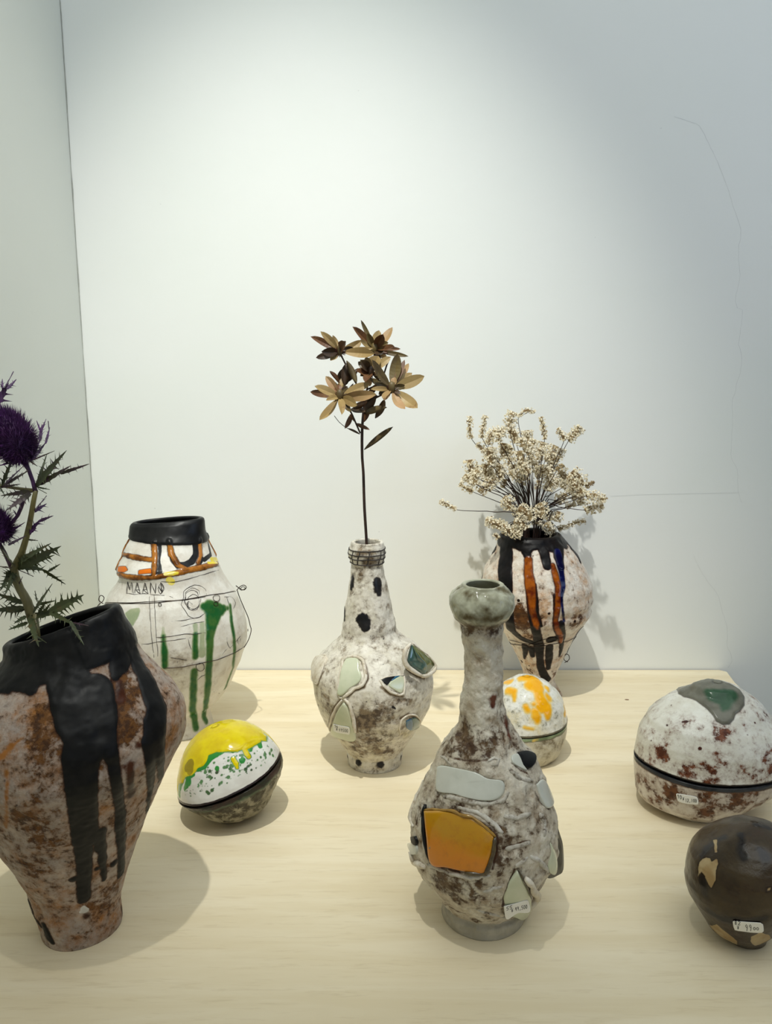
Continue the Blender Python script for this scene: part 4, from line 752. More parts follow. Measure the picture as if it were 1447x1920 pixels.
# ---- G: tilted yellow and green lidded box
t = T(310, 1330, .17277)
rG = vessel('lidded_box', 'G', 'tilted shell-shaped lidded pot with bright yellow and speckled green lid', cat='lidded pot')
tl = ([0, .25, .44, 1], [0, .24, .37, .3])
kw = dict(lump=1.6, lump_s=34, fine=.15, fine_s=9, seed=61, nu=220, seam=48, wave=.6, tilt=tl)
G1 = Pot('G', 0, 46.6, 'flat', nv=80, **dict(kw, fine=.6, lump=1.8)); G2 = Pot('G', 49.6, None, 'dome', nv=110, **kw)
G1.blob('stain', t, (900, 900, 100, .4), (500, 1080, 120, .5), (1000, 950, 60, .4), (300, 1050, 90, .4), (750, 1150, 120, .3), (1150, 800, 90, .3), (600, 960, 200, .3))
G1.attrs['rim'] = (G1.rowz[:, None]-41.5)*np.ones((1, G1.nu))
mG1 = ceramic('pot_glaze_g', 'B3AC92', '948c74', [('stain', '55503c', '3a3324', 70, .50, .12, 1.0), (None, '3a2c22', '2c241c', 130, .62, .08, .6)], [('rim', '2c2e26', '3c2c26', 2.2, 110, 1.6, .15, '5c6a50')], rough=.22, bump=.7)
G1.build('base', mG1, rG, label='mottled grey-green lower bowl')
G2._get('yellow')
G2.poly('yellow', t, [(100, 960), (80, 850), (130, 680), (170, 480), (240, 320), (370, 180), (480, 105), (680, 85), (850, 120), (1100, 290), (1090, 345), (950, 330), (860, 365), (840, 420), (780, 460), (700, 430), (640, 415), (560, 460), (470, 500), (450, 560), (420, 610), (350, 640), (330, 680), (290, 715), (215, 735), (195, 800), (140, 820)])
G2.band('yellow', lambda s: (s.G[..., 2]-TZ)*1000-95)
G2.attrs['yellow'] = np.maximum(G2.attrs['yellow'], np.where((G2.G[..., 1]-G2.base.y)*1000 > 12, ((G2.G[..., 2]-TZ)*1000-58)*.8, -20))
G2.stroke('yellow', t, [(850, 430, 22), (880, 480, 26), (905, 515, 22)], [(740, 540, 24), (765, 590, 26), (780, 630, 14)])
G2.stroke('olive', t, [(240, 630, 50), (270, 600, 60), (270, 660, 50)])
G2.stroke('greene', t, [(350, 655, 26), (420, 620, 40), (470, 540, 36), (520, 500, 40), (600, 480, 22), (650, 430, 18), (740, 450, 14), (800, 430, 16), (860, 370, 14), (960, 335, 14), (1060, 330, 10)], [(150, 940, 30), (160, 850, 36), (185, 790, 20)], [(210, 860, 22), (250, 780, 52), (240, 730, 40), (310, 710, 20)], [(560, 640, 26)], [(830, 550, 34)], [(925, 440, 22)], [(1010, 360, 40), (1030, 400, 30)])
G2.attrs['rim'] = (51.8-G2.rowz[:, None])*np.ones((1, G2.nu))
G2.attrs['spots'] = np.full(G2.G.shape[:2], -20.0)
rs = random.Random(4)
for i in range(480):
    x = rs.uniform(200, 1200); y = rs.uniform(340, 960)
    if y > 985-(x-330)*.52 or y < 330: continue
    if y < 700-(x-330)*.62 and x < 850: continue
    G2.stroke('spots', t, [(x, y, rs.choice((5, 6, 7, 8, 9, 11, 14, 20) if x > 380 else (6, 8, 10)))])
mG2 = ceramic('lid_glaze_g', 'E6E6E0', 'DAD8D2', [], [('spots', '5F8A58', '44543c', .7, 160, .5, .2), ('greene', '2F8A3C', '3d8a40', 1.8, 140, .5, .15), ('yellow', 'DFCB0C', 'D2B80C', 1.3, 140, .4, .14, '4c8a34'), ('olive', 'A08C14', '8f8014', .6, 80, .6, .14), ('rim', '2b1d22', '241a1c', .9, 140, .5, .3)], rough=.15, bump=.1, coat=.4)
G2.build('lid', mG2, rG, relief=(('yellow', .5, 1.5), ('greene', .3, 1)), label='yellow lid with a white, green-speckled lower edge')
# ---- H: large white lidded box, right
t = T(1160, 1230, .19834)
rH = vessel('lidded_box', 'H', 'large round white lidded pot with a green glaze pool on top', cat='lidded pot')
kw = dict(lump=1.4, lump_s=50, fine=.25, fine_s=9, seed=71, nu=256, seam=61, wave=.9, flat=([0, .3, .5, 1], [.85, .8, .8, .85]))
H1 = Pot('H', 0, 59.0, 'flat', nv=100, **kw); H2 = Pot('H', 62.4, None, 'dome', nv=140, **kw)
H1.blob('stain', t, (480, 1290, 90, .8), (560, 1280, 60, .4), (300, 1240, 80, .3), (380, 1350, 60, .5), (850, 1350, 120, .35), (1200, 1330, 160, .4), (800, 1480, 120, .4), (1050, 1450, 120, .3), (1350, 1400, 90, .4), (600, 1420, 70, -.5), (700, 1560, 80, -.1), (180, 1150, 50, .4), (900, 1290, 60, .3), (250, 1290, 80, .1))
H1.attrs['rim'] = (H1.rowz[:, None]-55)*np.ones((1, H1.nu))
mH1 = ceramic('pot_glaze_h', 'DAD2C6', 'CABFB0', [('stain', '6E452A', '472a18', 75, .54, .12, .5), (None, '7a5a44', '5c3c28', 120, .66, .08, .5)], [('rim', '2a2c30', '3a3c40', 1.6, 100, .7, .18, '5c3c24')], rough=.3, bump=.45)
H1.build('base', mH1, rH, label='brown-streaked lower bowl with a dark rim')
H2.poly('greyp', t, [(540, 315), (600, 265), (700, 230), (840, 222), (960, 235), (1060, 270), (1140, 320), (1180, 380), (1180, 460), (1140, 520), (1095, 550), (1080, 600), (1040, 640), (980, 645), (925, 615), (890, 560), (840, 500), (760, 440), (700, 405), (620, 385), (570, 355)])
H2.stroke('greenp', t, [(840, 340, 30), (900, 380, 70), (980, 400, 90), (1060, 370, 60), (1000, 480, 50), (980, 520, 22)])
H2.stroke('dots', t, [(915, 400, 20), (890, 405, 10)], [(640, 620, 16), (600, 622, 10)], [(765, 875, 18)], [(455, 655, 10)], [(305, 800, 10)], [(1285, 632, 9)], [(1215, 745, 10)], [(495, 465, 8)])
H2.blob('stain', t, (980, 690, 100, .6), (700, 620, 70, .4), (390, 880, 80, .6), (460, 970, 50, .5), (340, 1020, 80, .6), (220, 980, 60, .5), (620, 1080, 90, .5), (820, 1150, 130, .6), (980, 1000, 60, .6), (1260, 1120, 120, .6), (1400, 960, 90, .4), (560, 640, 100, .15), (990, 790, 70, .35), (200, 850, 60, .25), (900, 920, 90, .2), (600, 850, 90, -.25), (1150, 850, 120, -.2), (1420, 1080, 60, .5), (700, 450, 160, -.4), (350, 500, 150, -.1), (640, 500, 120, -.2), (1300, 450, 120, -.1))
H2.attrs['rim'] = (64.0-H2.rowz[:, None])*np.ones((1, H2.nu))
mH2 = ceramic('lid_glaze_h', 'E6E5DC', 'D9D6CA', [('stain', '7A4A34', '50281a', 80, .58, .12, .5), (None, '7c5a50', '5e3c34', 140, .69, .06, .4)], [('dots', '4a2018', '3a1810', 1.2, 200, .6, .3), ('rim', '241c1a', '302624', 1.0, 120, .6, .3), ('greyp', '77766A', '68675c', 1.0, 60, .5, .22, '5a524c'), ('greenp', '3a5a42', '34503c', 2.5, 60, 3.0, .2)], rough=.26, bump=.3)
H2.build('lid', mH2, rH, relief=(('greyp', 1.5, 2.5),), label='white lid with a grey and green glaze pool')
sticker(H1, T(1255, 1470, .04837), [(255, 382), (290, 358), (600, 410), (900, 455), (1050, 490), (1090, 540), (1115, 770), (900, 775), (700, 768), (380, 690), (310, 640)], [('90', 290, 400, 190, 150, .25), ('Y', 500, 525, 70, 110, .0), ('12,100', 600, 565, 460, 130, .05)], rH, .2)
# ---- I: small brown glazed pot
t = T(1250, 1500, .16667)
rI = vessel('lidded_box', 'I', 'small glossy dark brown lumpy round pot at the front right', cat='lidded pot')
I0 = Pot('I', 0, None, 'dome', lump=1.6, lump_s=34, fine=.2, fine_s=9, seed=86, nu=220, nv=170)
I0.poly('bare', t, [(370, 700), (430, 648), (485, 660), (500, 710), (560, 660), (575, 720), (550, 800), (545, 900), (500, 995), (460, 930), (430, 850), (390, 800), (350, 860)], [(520, 450), (565, 445), (560, 500), (565, 585), (540, 590), (535, 520)], [(1130, 990), (1170, 980), (1165, 1015), (1125, 1030)], [(470, 1400), (560, 1400), (680, 1500), (790, 1590), (790, 1630), (700, 1610), (560, 1540), (500, 1470)], [(950, 1540), (1050, 1490), (1150, 1520), (1180, 1580), (1120, 1660), (1000, 1640), (940, 1590)])
I0.blob('stain', t, (480, 760, 90, .5), (620, 1450, 120, .5), (1080, 1600, 70, .4))
I0.stroke('purple', t, [(400, 620, 40), (450, 540, 50), (520, 480, 30), (640, 420, 30)], [(830, 390, 35), (850, 450, 30), (830, 560, 45), (870, 640, 50)], [(1000, 280, 30), (1140, 310, 34)], [(1050, 560, 40), (1100, 640, 60)], [(400, 900, 60), (420, 1050, 40)], [(250, 850, 20), (290, 1000, 16), (350, 1160, 16)], [(480, 1270, 60), (600, 1340, 50), (760, 1360, 60), (900, 1370, 60), (1100, 1330, 50)])
mI = ceramic('pot_glaze_i', '443620', '362a18', [('stain', '3c2a18', '2a1c10', 40, .55, .2, .5), (None, '34281c', '241a12', 30, .58, .2, .4)], [('purple', '201a18', '1c1716', 2.5, 60, 2.5, .16), ('bare', 'B7A27A', 'A08458', 1.4, 160, .5, .4, '281a10')], rough=.2, bump=.25, coat=0.0, spec=.4)
I0.build('body', mI, rI, relief=(('bare', -.6, 1.5),))
sticker(I0, T(1360, 1710, .06013), [(217, 262), (260, 237), (640, 285), (1080, 302), (1160, 350), (1178, 550), (1130, 600), (850, 628), (500, 580), (280, 525), (237, 420)], [('82', 262, 268, 220, 120, .1), ('Y', 350, 430, 85, 110, .0), ('99', 600, 390, 240, 200, .02), ('00', 850, 475, 200, 85, .02)], rI, .2)
# ================================================================ plants
def leaf_blade(base, tip, width, facing, fold=.25, curl=.0, shape=.45, n=9, thick=.0004, tipw=0.0):
    """closed lens-section blade; curl bends it along the facing normal"""
    b = Vector(base); e = Vector(tip); L = (e-b).length; d = (e-b)/L
    nrm = (facing-d*facing.dot(d)).normalized(); sd = d.cross(nrm)
    V = []; F = []; sd0, nr0 = sd, nrm; tw = random.uniform(-.7, .7); lb = random.uniform(-.05, .05)
    for i in range(n+1):
        u = i/n; sd = sd0*math.cos(tw*(u-.4))+nr0*math.sin(tw*(u-.4)); nrm = nr0*math.cos(tw*(u-.4))-sd0*math.sin(tw*(u-.4))
        wv = (u**.75*(1-u)**.72)/((shape**.75)*((1-shape)**.72)); wv = min(1, wv)*width/2+tipw*u*width*.1
        if i == 0: wv = width*.06
        c = b+d*(L*u)+nr0*(curl*L*math.sin(math.pi*u)*.5)+sd0*(lb*L*math.sin(math.pi*u))
        V += [tuple(c-sd*wv+nrm*(fold*wv)), tuple(c-nrm*thick*.5), tuple(c+sd*wv+nrm*(fold*wv)), tuple(c+nrm*thick)]
    for i in range(n):
        for k in range(4):
            a = i*4+k; b2 = i*4+(k+1) % 4; F.append((a, b2, b2+4, a+4))
    F.append((0, 3, 2, 1)); F.append(tuple(n*4+k for k in range(4)))
    return V, F
def leaf_mat(name, a, b, c, rough=.5):
    N = NT(name); col = N.mix(N.step(N.noise(30, 4, .6), .35, .6), lin(a), lin(b)); col = N.mix(N.step(N.noise(90, 5, .6), .56, .72), col, lin(c))
    N.put(N.b.inputs['Base Color'], col); N.b.inputs['Roughness'].default_value = rough
    N.put(N.b.inputs['Normal'], N.bump(N.noise(400, 3, .6), .2, .0006)); return N.m
ML = {'tan': leaf_mat('dry_leaf_tan', 'A8905E', '9a8050', '7e5c36'), 'pink': leaf_mat('dry_leaf_pinkish', 'B08C64', 'A08458', '8a5a3c'),
      'brown': leaf_mat('dry_leaf_brown', '6e4a2c', '5a3a24', '7e5a34'), 'dark': leaf_mat('dry_leaf_dark', '4c3823', '3c2a1b', '5c4a2c'), 'olive': leaf_mat('dry_leaf_olive', '6c5c34', '54452a', '443422')}
M['stem'] = simple('dry_stem', '3a2418', '2a1810', rough=.6, scale=200, bump=.2)
t = T(560, 590, .17968); rs = random.Random(9)
yL = PROF['C'][0][1]
fl = empty('dried_flower', (atY(686, 1018, yL).x, yL, TZ+.015), 'tall dried stem of tan star-shaped blossoms in the centre bottle', 'dried flower')
def L3(x, y, dy=0.0): return atY(*t(x, y), yL+dy)
Pst = [Vector((fl.location.x+.002, yL, TZ+.016)), atY(686.5, 1060, yL), atY(687, 1018, yL), atY(683, 950, yL), atY(681, 885, yL), L3(662, 1500), L3(660, 1260), L3(672, 1030), L3(695, 880), L3(715, 760), L3(735, 660)]
V, F = tube(Pst, [.0017, .0017, .0018, .0018, .0017, .0017, .0018, .0015, .0013, .0011, .0010], 8, .006); mesh_obj('stem', V, F, M['stem'], fl)
heads = {'B1': ((430, 845), -.025), 'B2': ((433, 380), -.01), 'B3': ((968, 765), -.02), 'B4': ((790, 360), .02), 'B5': ((748, 600), -.012)}
for pts in ([(640, 1235, 0), (590, 1120, -.006), (545, 1020, -.012), (480, 930, -.02), (432, 880, -.024)], [(700, 850, 0), (600, 720, -.004), (520, 580, -.008), (470, 480, -.01), (433, 410, -.01)], [(690, 930, 0), (780, 880, -.008), (880, 830, -.015), (960, 790, -.019)], [(735, 680, 0), (770, 560, .01), (785, 470, .015), (790, 390, .02)], [(735, 660, 0), (748, 620, -.01)], [(715, 780, 0), (850, 700, .012), (920, 520, .015), (940, 470, .015)]):
    V, F = tube([L3(*p) for p in pts], [.0011]*len(pts), 6, .004); mesh_obj('branch', V, F, M['stem'], fl)
LEAVES = [ # base x,y,dy ; tip x,y,dy ; width ; tone
 ('B1', [(120, 805, -.01, 52, 'brown'), (165, 745, -.035, 62, 'tan'), (280, 642, -.02, 55, 'pink'), (468, 635, .0, 58, 'tan'), (747, 718, -.03, 66, 'tan'), (812, 832, -.05, 72, 'pink'), (215, 1100, -.05, 62, 'tan'), (448, 1045, -.06, 48, 'tan'), (608, 950, -.05, 66, 'tan'), (285, 895, -.05, 42, 'tan'), (570, 715, .02, 30, 'dark'), (330, 700, .01, 40, 'olive'), (550, 1010, -.045, 40, 'olive')]),
 ('B2', [(122, 228, -.01, 48, 'brown'), (226, 174, -.02, 48, 'tan'), (354, 214, -.01, 42, 'tan'), (492, 275, -.035, 66, 'brown'), (655, 270, .01, 62, 'tan'), (792, 408, -.03, 70, 'tan'), (780, 352, -.01, 34, 'tan'), (236, 385, -.025, 62, 'dark'), (178, 450, -.01, 50, 'dark'), (606, 305, .02, 38, 'olive'), (640, 330, .025, 30, 'dark'), (330, 480, -.02, 40, 'tan')]),
 ('B3', [(1030, 405, -.01, 78, 'olive'), (1105, 472, .0, 44, 'brown'), (1148, 508, .015, 46, 'pink'), (1182, 608, .0, 60, 'tan'), (1312, 640, -.02, 80, 'tan'), (1240, 975, -.045, 84, 'tan'), (1110, 985, -.05, 60, 'pink'), (765, 470, -.03, 62, 'olive'), (748, 780, -.04, 36, 'tan'), (735, 668, -.02, 50, 'olive'), (880, 880, -.05, 46, 'pink'), (1060, 830, -.03, 30, 'dark'), (820, 600, .0, 36, 'brown')]),
 ('B4', [(560, 124, .01, 54, 'brown'), (648, 54, .02, 32, 'olive'), (715, 190, .01, 50, 'olive'), (838, 163, .03, 66, 'tan'), (978, 132, .03, 66, 'pink'), (880, 203, .0, 70, 'brown'), (935, 290, .01, 62, 'olive'), (1062, 358, .03, 30, 'brown'), (1145, 435, .02, 34, 'olive'), (1000, 332, -.01, 54, 'brown'), (640, 262, .0, 40, 'tan'), (870, 400, -.01, 70, 'dark')]),
 ('B5', [(640, 470, -.03, 64, 'dark'), (700, 440, -.02, 60, 'tan'), (830, 430, -.01, 90, 'tan'), (600, 590, -.035, 60, 'brown'), (690, 705, -.04, 62, 'brown'), (640, 640, -.03, 44, 'olive'), (960, 440, -.01, 60, 'tan'), (620, 490, .0, 50, 'olive'), (870, 600, -.02, 40, 'tan')])]
for hn, lv in LEAVES:
    (hx, hy), hd = heads[hn]
    cone_c = L3(hx, hy, hd); r = .0058
    hd_o = []
    th = np.linspace(0, 2*math.pi, 12, endpoint=False); V = []; F = []
    for k in range(7):
        a = k/6*math.pi; rr = r*(.78 if hn != 'B2' else .6)*math.sin(a)**.8 if 0 < k < 6 else .0002
        for q in th: V.append((cone_c.x+rr*math.cos(q), cone_c.y+rr*math.sin(q)-.004, cone_c.z+r*(-math.cos(a))*1.2+.001))
    for k in range(6):
        for q in range(12): F.append((k*12+q, k*12+(q+1) % 12, (k+1)*12+(q+1) % 12, (k+1)*12+q))
    co = mesh_obj('seed_cone', V, F, ML['olive'] if hn != 'B5' else ML['dark'], fl)
    st = []
    for k in range(16):
        a = k*2.4; d = Vector((math.cos(a), -.7+rs.uniform(-.3, .3), math.sin(a)*.8)).normalized()
        b = cone_c+Vector((d.x*.003, -.002, d.z*.003-.002)); st.append(tube([b, b+d*.004, b+d*.0065+Vector((0, 0, .0012))], [.0007, .0006, .0002], 4))
    V, F = merge(st); o = mesh_obj('stamens', V, F, simple('dark_stamens', '33130f', '50201a', rough=.6) if 'dark_stamens' not in bpy.data.materials else bpy.data.materials['dark_stamens'], co, kind='stuff')
    for (x, y, dy, wd, tone) in lv:
        tip = L3(x, y, dy); d = (tip-cone_c).normalized(); base = cone_c+d*.004+Vector((0, .0, -.001))
        face = Vector((rs.uniform(-.45, .45), -1, rs.uniform(-.1, .7))).normalized()
        wm = wd*.17968*(yL*1.0)/FPX*1.5
        V, F = leaf_blade(base, tip, wm, face, fold=rs.uniform(.25, .7), curl=rs.uniform(-.30, .12), shape=.5)
        mesh_obj('leaf', V, F, ML[tone], fl, smooth=False)
    for k in range(5):
        a = rs.uniform(0, 6.28); tip = cone_c+Vector((math.cos(a)*.017, rs.uniform(-.004, .012), math.sin(a)*.015-.002)); dd = (tip-cone_c).normalized()
        V, F = leaf_blade(cone_c+dd*.003, tip, .0075, Vector((rs.uniform(-.5, .5), -1, rs.uniform(-.1, .6))).normalized(), fold=.5, curl=rs.uniform(-.2, .1)); mesh_obj('leaf', V, F, ML[rs.choice(('dark', 'brown', 'olive', 'pink'))], fl, smooth=False)
for (bx, by, tx, ty, wd, tone, dy) in [(545, 985, 695, 1022, 60, 'dark', -.02), (690, 1030, 922, 968, 56, 'olive', -.02), (798, 1080, 895, 880, 55, 'dark', -.01), (670, 1010, 810, 870, 60, 'dark', -.01), (675, 1125, 735, 950, 44, 'brown', 0), (682, 1410, 985, 1170, 52, 'olive', -.01), (600, 1135, 740, 1203, 34, 'brown', -.01), (548, 1035, 480, 1190, 40, 'brown', -.015), (505, 1185, 642, 1250, 18, 'dark', -.008), (425, 720, 322, 588, 38, 'brown', -.01), (400, 700, 470, 560, 46, 'dark', 0), (500, 480, 605, 715, 52, 'olive', -.018), (495, 510, 480, 745, 74, 'dark', -.012), (620, 560, 520, 700, 40, 'dark', -.01), (610, 740, 650, 760, 40, 'dark', 0), (640, 900, 830, 850, 60, 'dark', -.005), (560, 990, 720, 910, 50, 'brown', -.02), (700, 860, 820, 720, 46, 'brown', 0), (590, 1120, 530, 1040, 24, 'brown', -.01)]:
    V, F = leaf_blade(L3(bx, by, 0 if by > 900 else dy), L3(tx, ty, dy*1.4), wd*.17968*yL/FPX*1.3, Vector((rs.uniform(-.4, .4), -1, rs.uniform(0, .6))).normalized(), fold=.35, curl=rs.uniform(-.12, .12))
    mesh_obj('leaf', V, F, ML[tone], fl)
V, F = tube([L3(370, 1055, -.02), L3(420, 1120, -.018), L3(480, 1170, -.012), L3(510, 1188, -.008)], .0004, 5, .004); mesh_obj('tendril', V, F, M['stem'], fl)
# ---- white dried flower bunch in the back right vase
t = T(810, 750, .24188); yD = PROF['D'][0][1]; xD = PROF['D'][0][0]-.021
M['floret'] = leaf_mat('dried_white_floret', 'F8F0DC', 'EEE3C6', 'CDBB94', .7); M['floret2'] = leaf_mat('dried_brown_floret', 'AC9870', '8c7450', '6c5438', .7)
bunch = empty('dried_flower_bunch', (xD, yD, TZ+.02), 'bushy bunch of small cream dried flowers in the back right vase', 'dried flowers')
SP_ = [([(295, 130), (288, 215), (300, 295)], 27), ([(415, 125), (395, 200), (385, 290)], 25), ([(625, 95), (605, 150), (600, 230)], 36), ([(792, 95), (740, 78), (690, 103), (668, 130)], 22), ([(845, 135), (860, 200), (872, 300)], 26),
 ([(1150, 210), (1110, 260), (1060, 310)], 34), ([(975, 225), (1005, 265), (1025, 310)], 30), ([(565, 245), (500, 240), (450, 280), (430, 340)], 33), ([(600, 230), (640, 270), (650, 330)], 40), ([(735, 240), (740, 300), (750, 380)], 38), ([(350, 340), (390, 380), (430, 420)], 30),
 ([(560, 340), (550, 400), (570, 440)], 50), ([(450, 370), (450, 430), (450, 500)], 44), ([(680, 400), (690, 470), (700, 520)], 50), ([(790, 310), (770, 380), (745, 420)], 38), ([(860, 330), (840, 400), (830, 460)], 42), ([(960, 360), (930, 420), (900, 470)], 45), ([(1000, 380), (970, 450), (880, 450)], 32),
 ([(290, 470), (300, 530), (310, 580)], 42), ([(350, 550), (340, 600), (335, 650)], 36), ([(215, 650), (260, 680), (310, 710)], 30), ([(250, 590), (290, 620), (330, 650)], 42), ([(410, 500), (420, 570), (440, 620)], 40), ([(520, 500), (515, 560), (540, 600)], 44), ([(370, 715), (400, 680), (460, 640), (500, 600)], 36),
 ([(640, 600), (700, 560), (740, 590)], 42), ([(700, 500), (745, 560)], 36), ([(800, 490), (820, 560), (830, 600)], 36), ([(1015, 505), (970, 540)], 22), ([(880, 540), (920, 600), (900, 700)], 48), ([(990, 560), (1040, 620), (1010, 680)], 52), ([(1090, 560), (1130, 600), (1160, 660)], 50), ([(1060, 600), (1110, 660), (1150, 720)], 44), ([(1130, 700), (1160, 735), (1090, 760)], 36),
 ([(1250, 635), (1195, 672)], 20), ([(1335, 775), (1260, 740), (1200, 745)], 32), ([(1320, 820), (1250, 830), (1190, 855)], 34), ([(60, 790), (110, 805), (180, 850)], 24), ([(560, 760), (590, 800), (600, 850)], 40), ([(680, 840), (740, 880), (760, 930)], 48), ([(420, 935), (500, 960), (570, 985)], 34), ([(1000, 740), (980, 800)], 36),
 ([(830, 810), (860, 860), (840, 910)], 40), ([(1110, 810), (1040, 830)], 26), ([(980, 870), (960, 935)], 38), ([(1185, 940), (1120, 950), (1040, 980), (980, 1000)], 28), ([(640, 940), (700, 960), (730, 990)], 42), ([(560, 990), (620, 1020), (690, 1040)], 34), ([(485, 1040), (510, 1070)], 24), ([(900, 950), (900, 1000), (940, 1025)], 34), ([(840, 900), (800, 860)], 36), ([(600, 560), (640, 600)], 28), ([(470, 600), (430, 560)], 34), ([(780, 950), (850, 960)], 26)]
rs = random.Random(12)
for (x, y, r_) in [(520, 290, 36), (480, 470, 40), (600, 480, 34), (640, 540, 40), (760, 470, 40), (850, 540, 36), (930, 520, 42), (700, 620, 34), (560, 650, 30), (820, 660, 30), (960, 640, 42), (1080, 700, 40), (440, 560, 36), (330, 560, 36), (1150, 780, 34), (660, 880, 40), (780, 870, 36), (520, 970, 34), (900, 900, 32), (640, 1000, 36), (850, 400, 38), (700, 330, 34), (1020, 760, 36), (900, 990, 34), (600, 400, 34), (760, 370, 34)]:
    a = rs.uniform(-.6, .6); SP_.append(([(x+32*math.sin(a), y-32*math.cos(a)), (x, y), (x-28*math.sin(a), y+28*math.cos(a))], r_))
depth = {}
spk_end = []
for si, (pts, rz) in enumerate(SP_):
    cx_, cy_ = pts[len(pts)//2]
    dy = rs.uniform(-.055, .045)*min(1, (1050-cy_)/350+.25)
    if si in (38, 39, 40, 46, 47, 42): dy = -.045
    D = [atY(*t(x, y), yD+dy) for x, y in pts]; Q, _ = resample(D, [0]*len(D), .0019)
    R = rz*.24188*yD/FPX*(1.5 if rz > 30 else 1.12); parts = []; mi_ = []
    for i, q in enumerate(Q):
        ax = (Q[min(i+1, len(Q)-1)]-Q[max(i-1, 0)]).normalized(); u = ax.orthogonal().normalized(); v = ax.cross(u)
        for k in range(11 if R > .009 else 5):
            a = rs.uniform(0, 6.283); o = (u*math.cos(a)+v*math.sin(a)); env = 1-.35*abs(i/max(1, len(Q)-1)-.5)
            c = q+o*R*rs.uniform(.3, 1.05)*env; dd = (o+ax*-.1+Vector((rs.uniform(-.5, .5), rs.uniform(-.5, .5), rs.uniform(-.5, .5)))).normalized()
            pu = dd.orthogonal().normalized(); pv = dd.cross(pu); s_ = rs.uniform(.0014, .0024)
            b = c-dd*s_*1.1; V = [tuple(b), tuple(c+dd*s_*.15)]; F = []
            for j in range(10):
                a2 = j/10*6.283; rr = s_*(1.0 if j % 2 == 0 else .42); V.append(tuple(c+(pu*math.cos(a2)+pv*math.sin(a2))*rr+dd*s_*(.35 if j % 2 == 0 else .1)))
            for j in range(10): F.append((0, 2+(j+1) % 10, 2+j)); F.append((1, 2+j, 2+(j+1) % 10))
            parts.append((V, F)); mi_ += [1 if rs.random() < .07 else 0]*len(F)
        parts.append(tube([q-ax*.001, q+ax*.001], R*.35, 5)); mi_ += [1]*len(parts[-1][1])
    V, F = merge(parts); brown = si in (34,) or (si in (28,))
    mesh_obj('flower_spike', V, F, None, bunch, smooth=False, mats=[M['floret2'] if brown else M['floret'], M['floret2']], mi=mi_)
    # its stalk: from the spike down to a node and into the mouth
    e = Vector(D[-1]) if D[-1].z < D[0].z or True else D[0]
    nk = min(range(9), key=lambda q: abs((q-4)*.24-(e.x-xD)/.11)+(.22 if (q+si) % 2 else 0)); m0 = Vector((xD+(nk-4)*.0052, yD+((nk*5) % 4-1.5)*.006, TZ+.262+(.02 if si % 3 else .035))); inn = Vector((xD+(nk-4)*.002, yD, TZ+.13))
    mid = m0.lerp(e, .5)+Vector(((e.x-m0.x)*-.10, 0, .006))
    V, F = tube([D[0].lerp(D[1], .5), e, e.lerp(mid, .6), mid, m0, inn], [.0003, .0005, .0006, .0007, .0008, .0008], 5, .012)
    mesh_obj('stalk', V, F, M['stem'], bunch)
# ---- purple thistle in the front left jar
yA = PROF['A'][0][1]
ta = T(0, 680, .14588); tb3 = T(0, 940, .14588)
M['tgreen'] = leaf_mat('thistle_green', '47502C', '3A4226', '5a4a2a', .5); M['tpurple'] = leaf_mat('thistle_purple', '4B2458', '3A1A46', '5c3a6e', .5)
M['tstem'] = leaf_mat('thistle_stem', '7c7444', '6a6440', '5c4c38', .5); M['bristle'] = leaf_mat('thistle_bristle', '4e1f5c', '341444', '7a3c92', .6)
M['tgp'] = leaf_mat('thistle_green_purple', '4a4634', '4a3440', '5c3a5c', .5)
th_o = empty('thistle', (PROF['A'][0][0]-.04, yA, TZ+.02), 'spiny purple thistle with dark green toothed leaves in the front left jar', 'thistle')
def a3(tt, x, y, dy=0.0): return atY(*tt(x, y), yA+dy)
inn = Vector((PROF['A'][0][0]-.02, yA, TZ+.05))
SC = .14588*yA*1.0/FPX
V, F = tube([inn, a3(tb3, 470, 1750, 0), a3(tb3, 410, 1520, 0), a3(tb3, 350, 1290, 0), a3(tb3, 260, 1130, 0), a3(tb3, 190, 960, 0), a3(tb3, 180, 860, 0), a3(tb3, 270, 680, -.004), a3(tb3, 350, 420, -.006), a3(tb3, 400, 180, -.008), a3(tb3, 430, 0, -.01), a3(ta, 460, 1640, -.01)], [r_*SC for r_ in (50, 55, 65, 62, 55, 58, 52, 44, 38, 34, 32, 30)], 9, .006); mesh_obj('stem', V, F, M['tstem'], th_o)
V, F = tube([a3(ta, 455, 1650, -.01), a3(ta, 420, 1520, -.01), a3(ta, 370, 1380, -.01), a3(ta, 310, 1270, -.01)], [30*SC, 26*SC, 26*SC, 40*SC], 8, .005); mesh_obj('branch', V, F, M['tpurple'], th_o)
V, F = tube([a3(ta, 430, 1640, -.01), a3(ta, 250, 1620, 0), a3(ta, 60, 1590, .01), a3(ta, -140, 1560, .02)], 22*SC, 7, .006); mesh_obj('branch', V, F, M['tstem'], th_o)
V, F = tube([a3(tb3, 150, 870, 0), a3(tb3, 60, 660, 0), a3(tb3, -10, 540, 0)], 26*SC, 7, .006); mesh_obj('branch', V, F, M['tgp'], th_o)
V, F = tube([a3(tb3, 110, 330, 0), a3(tb3, 230, 180, 0), a3(tb3, 300, 0, 0), a3(ta, 340, 1690, 0)], [20*SC, 24*SC, 26*SC, 20*SC], 7, .006); mesh_obj('branch', V, F, M['tpurple'], th_o)
rs = random.Random(31)
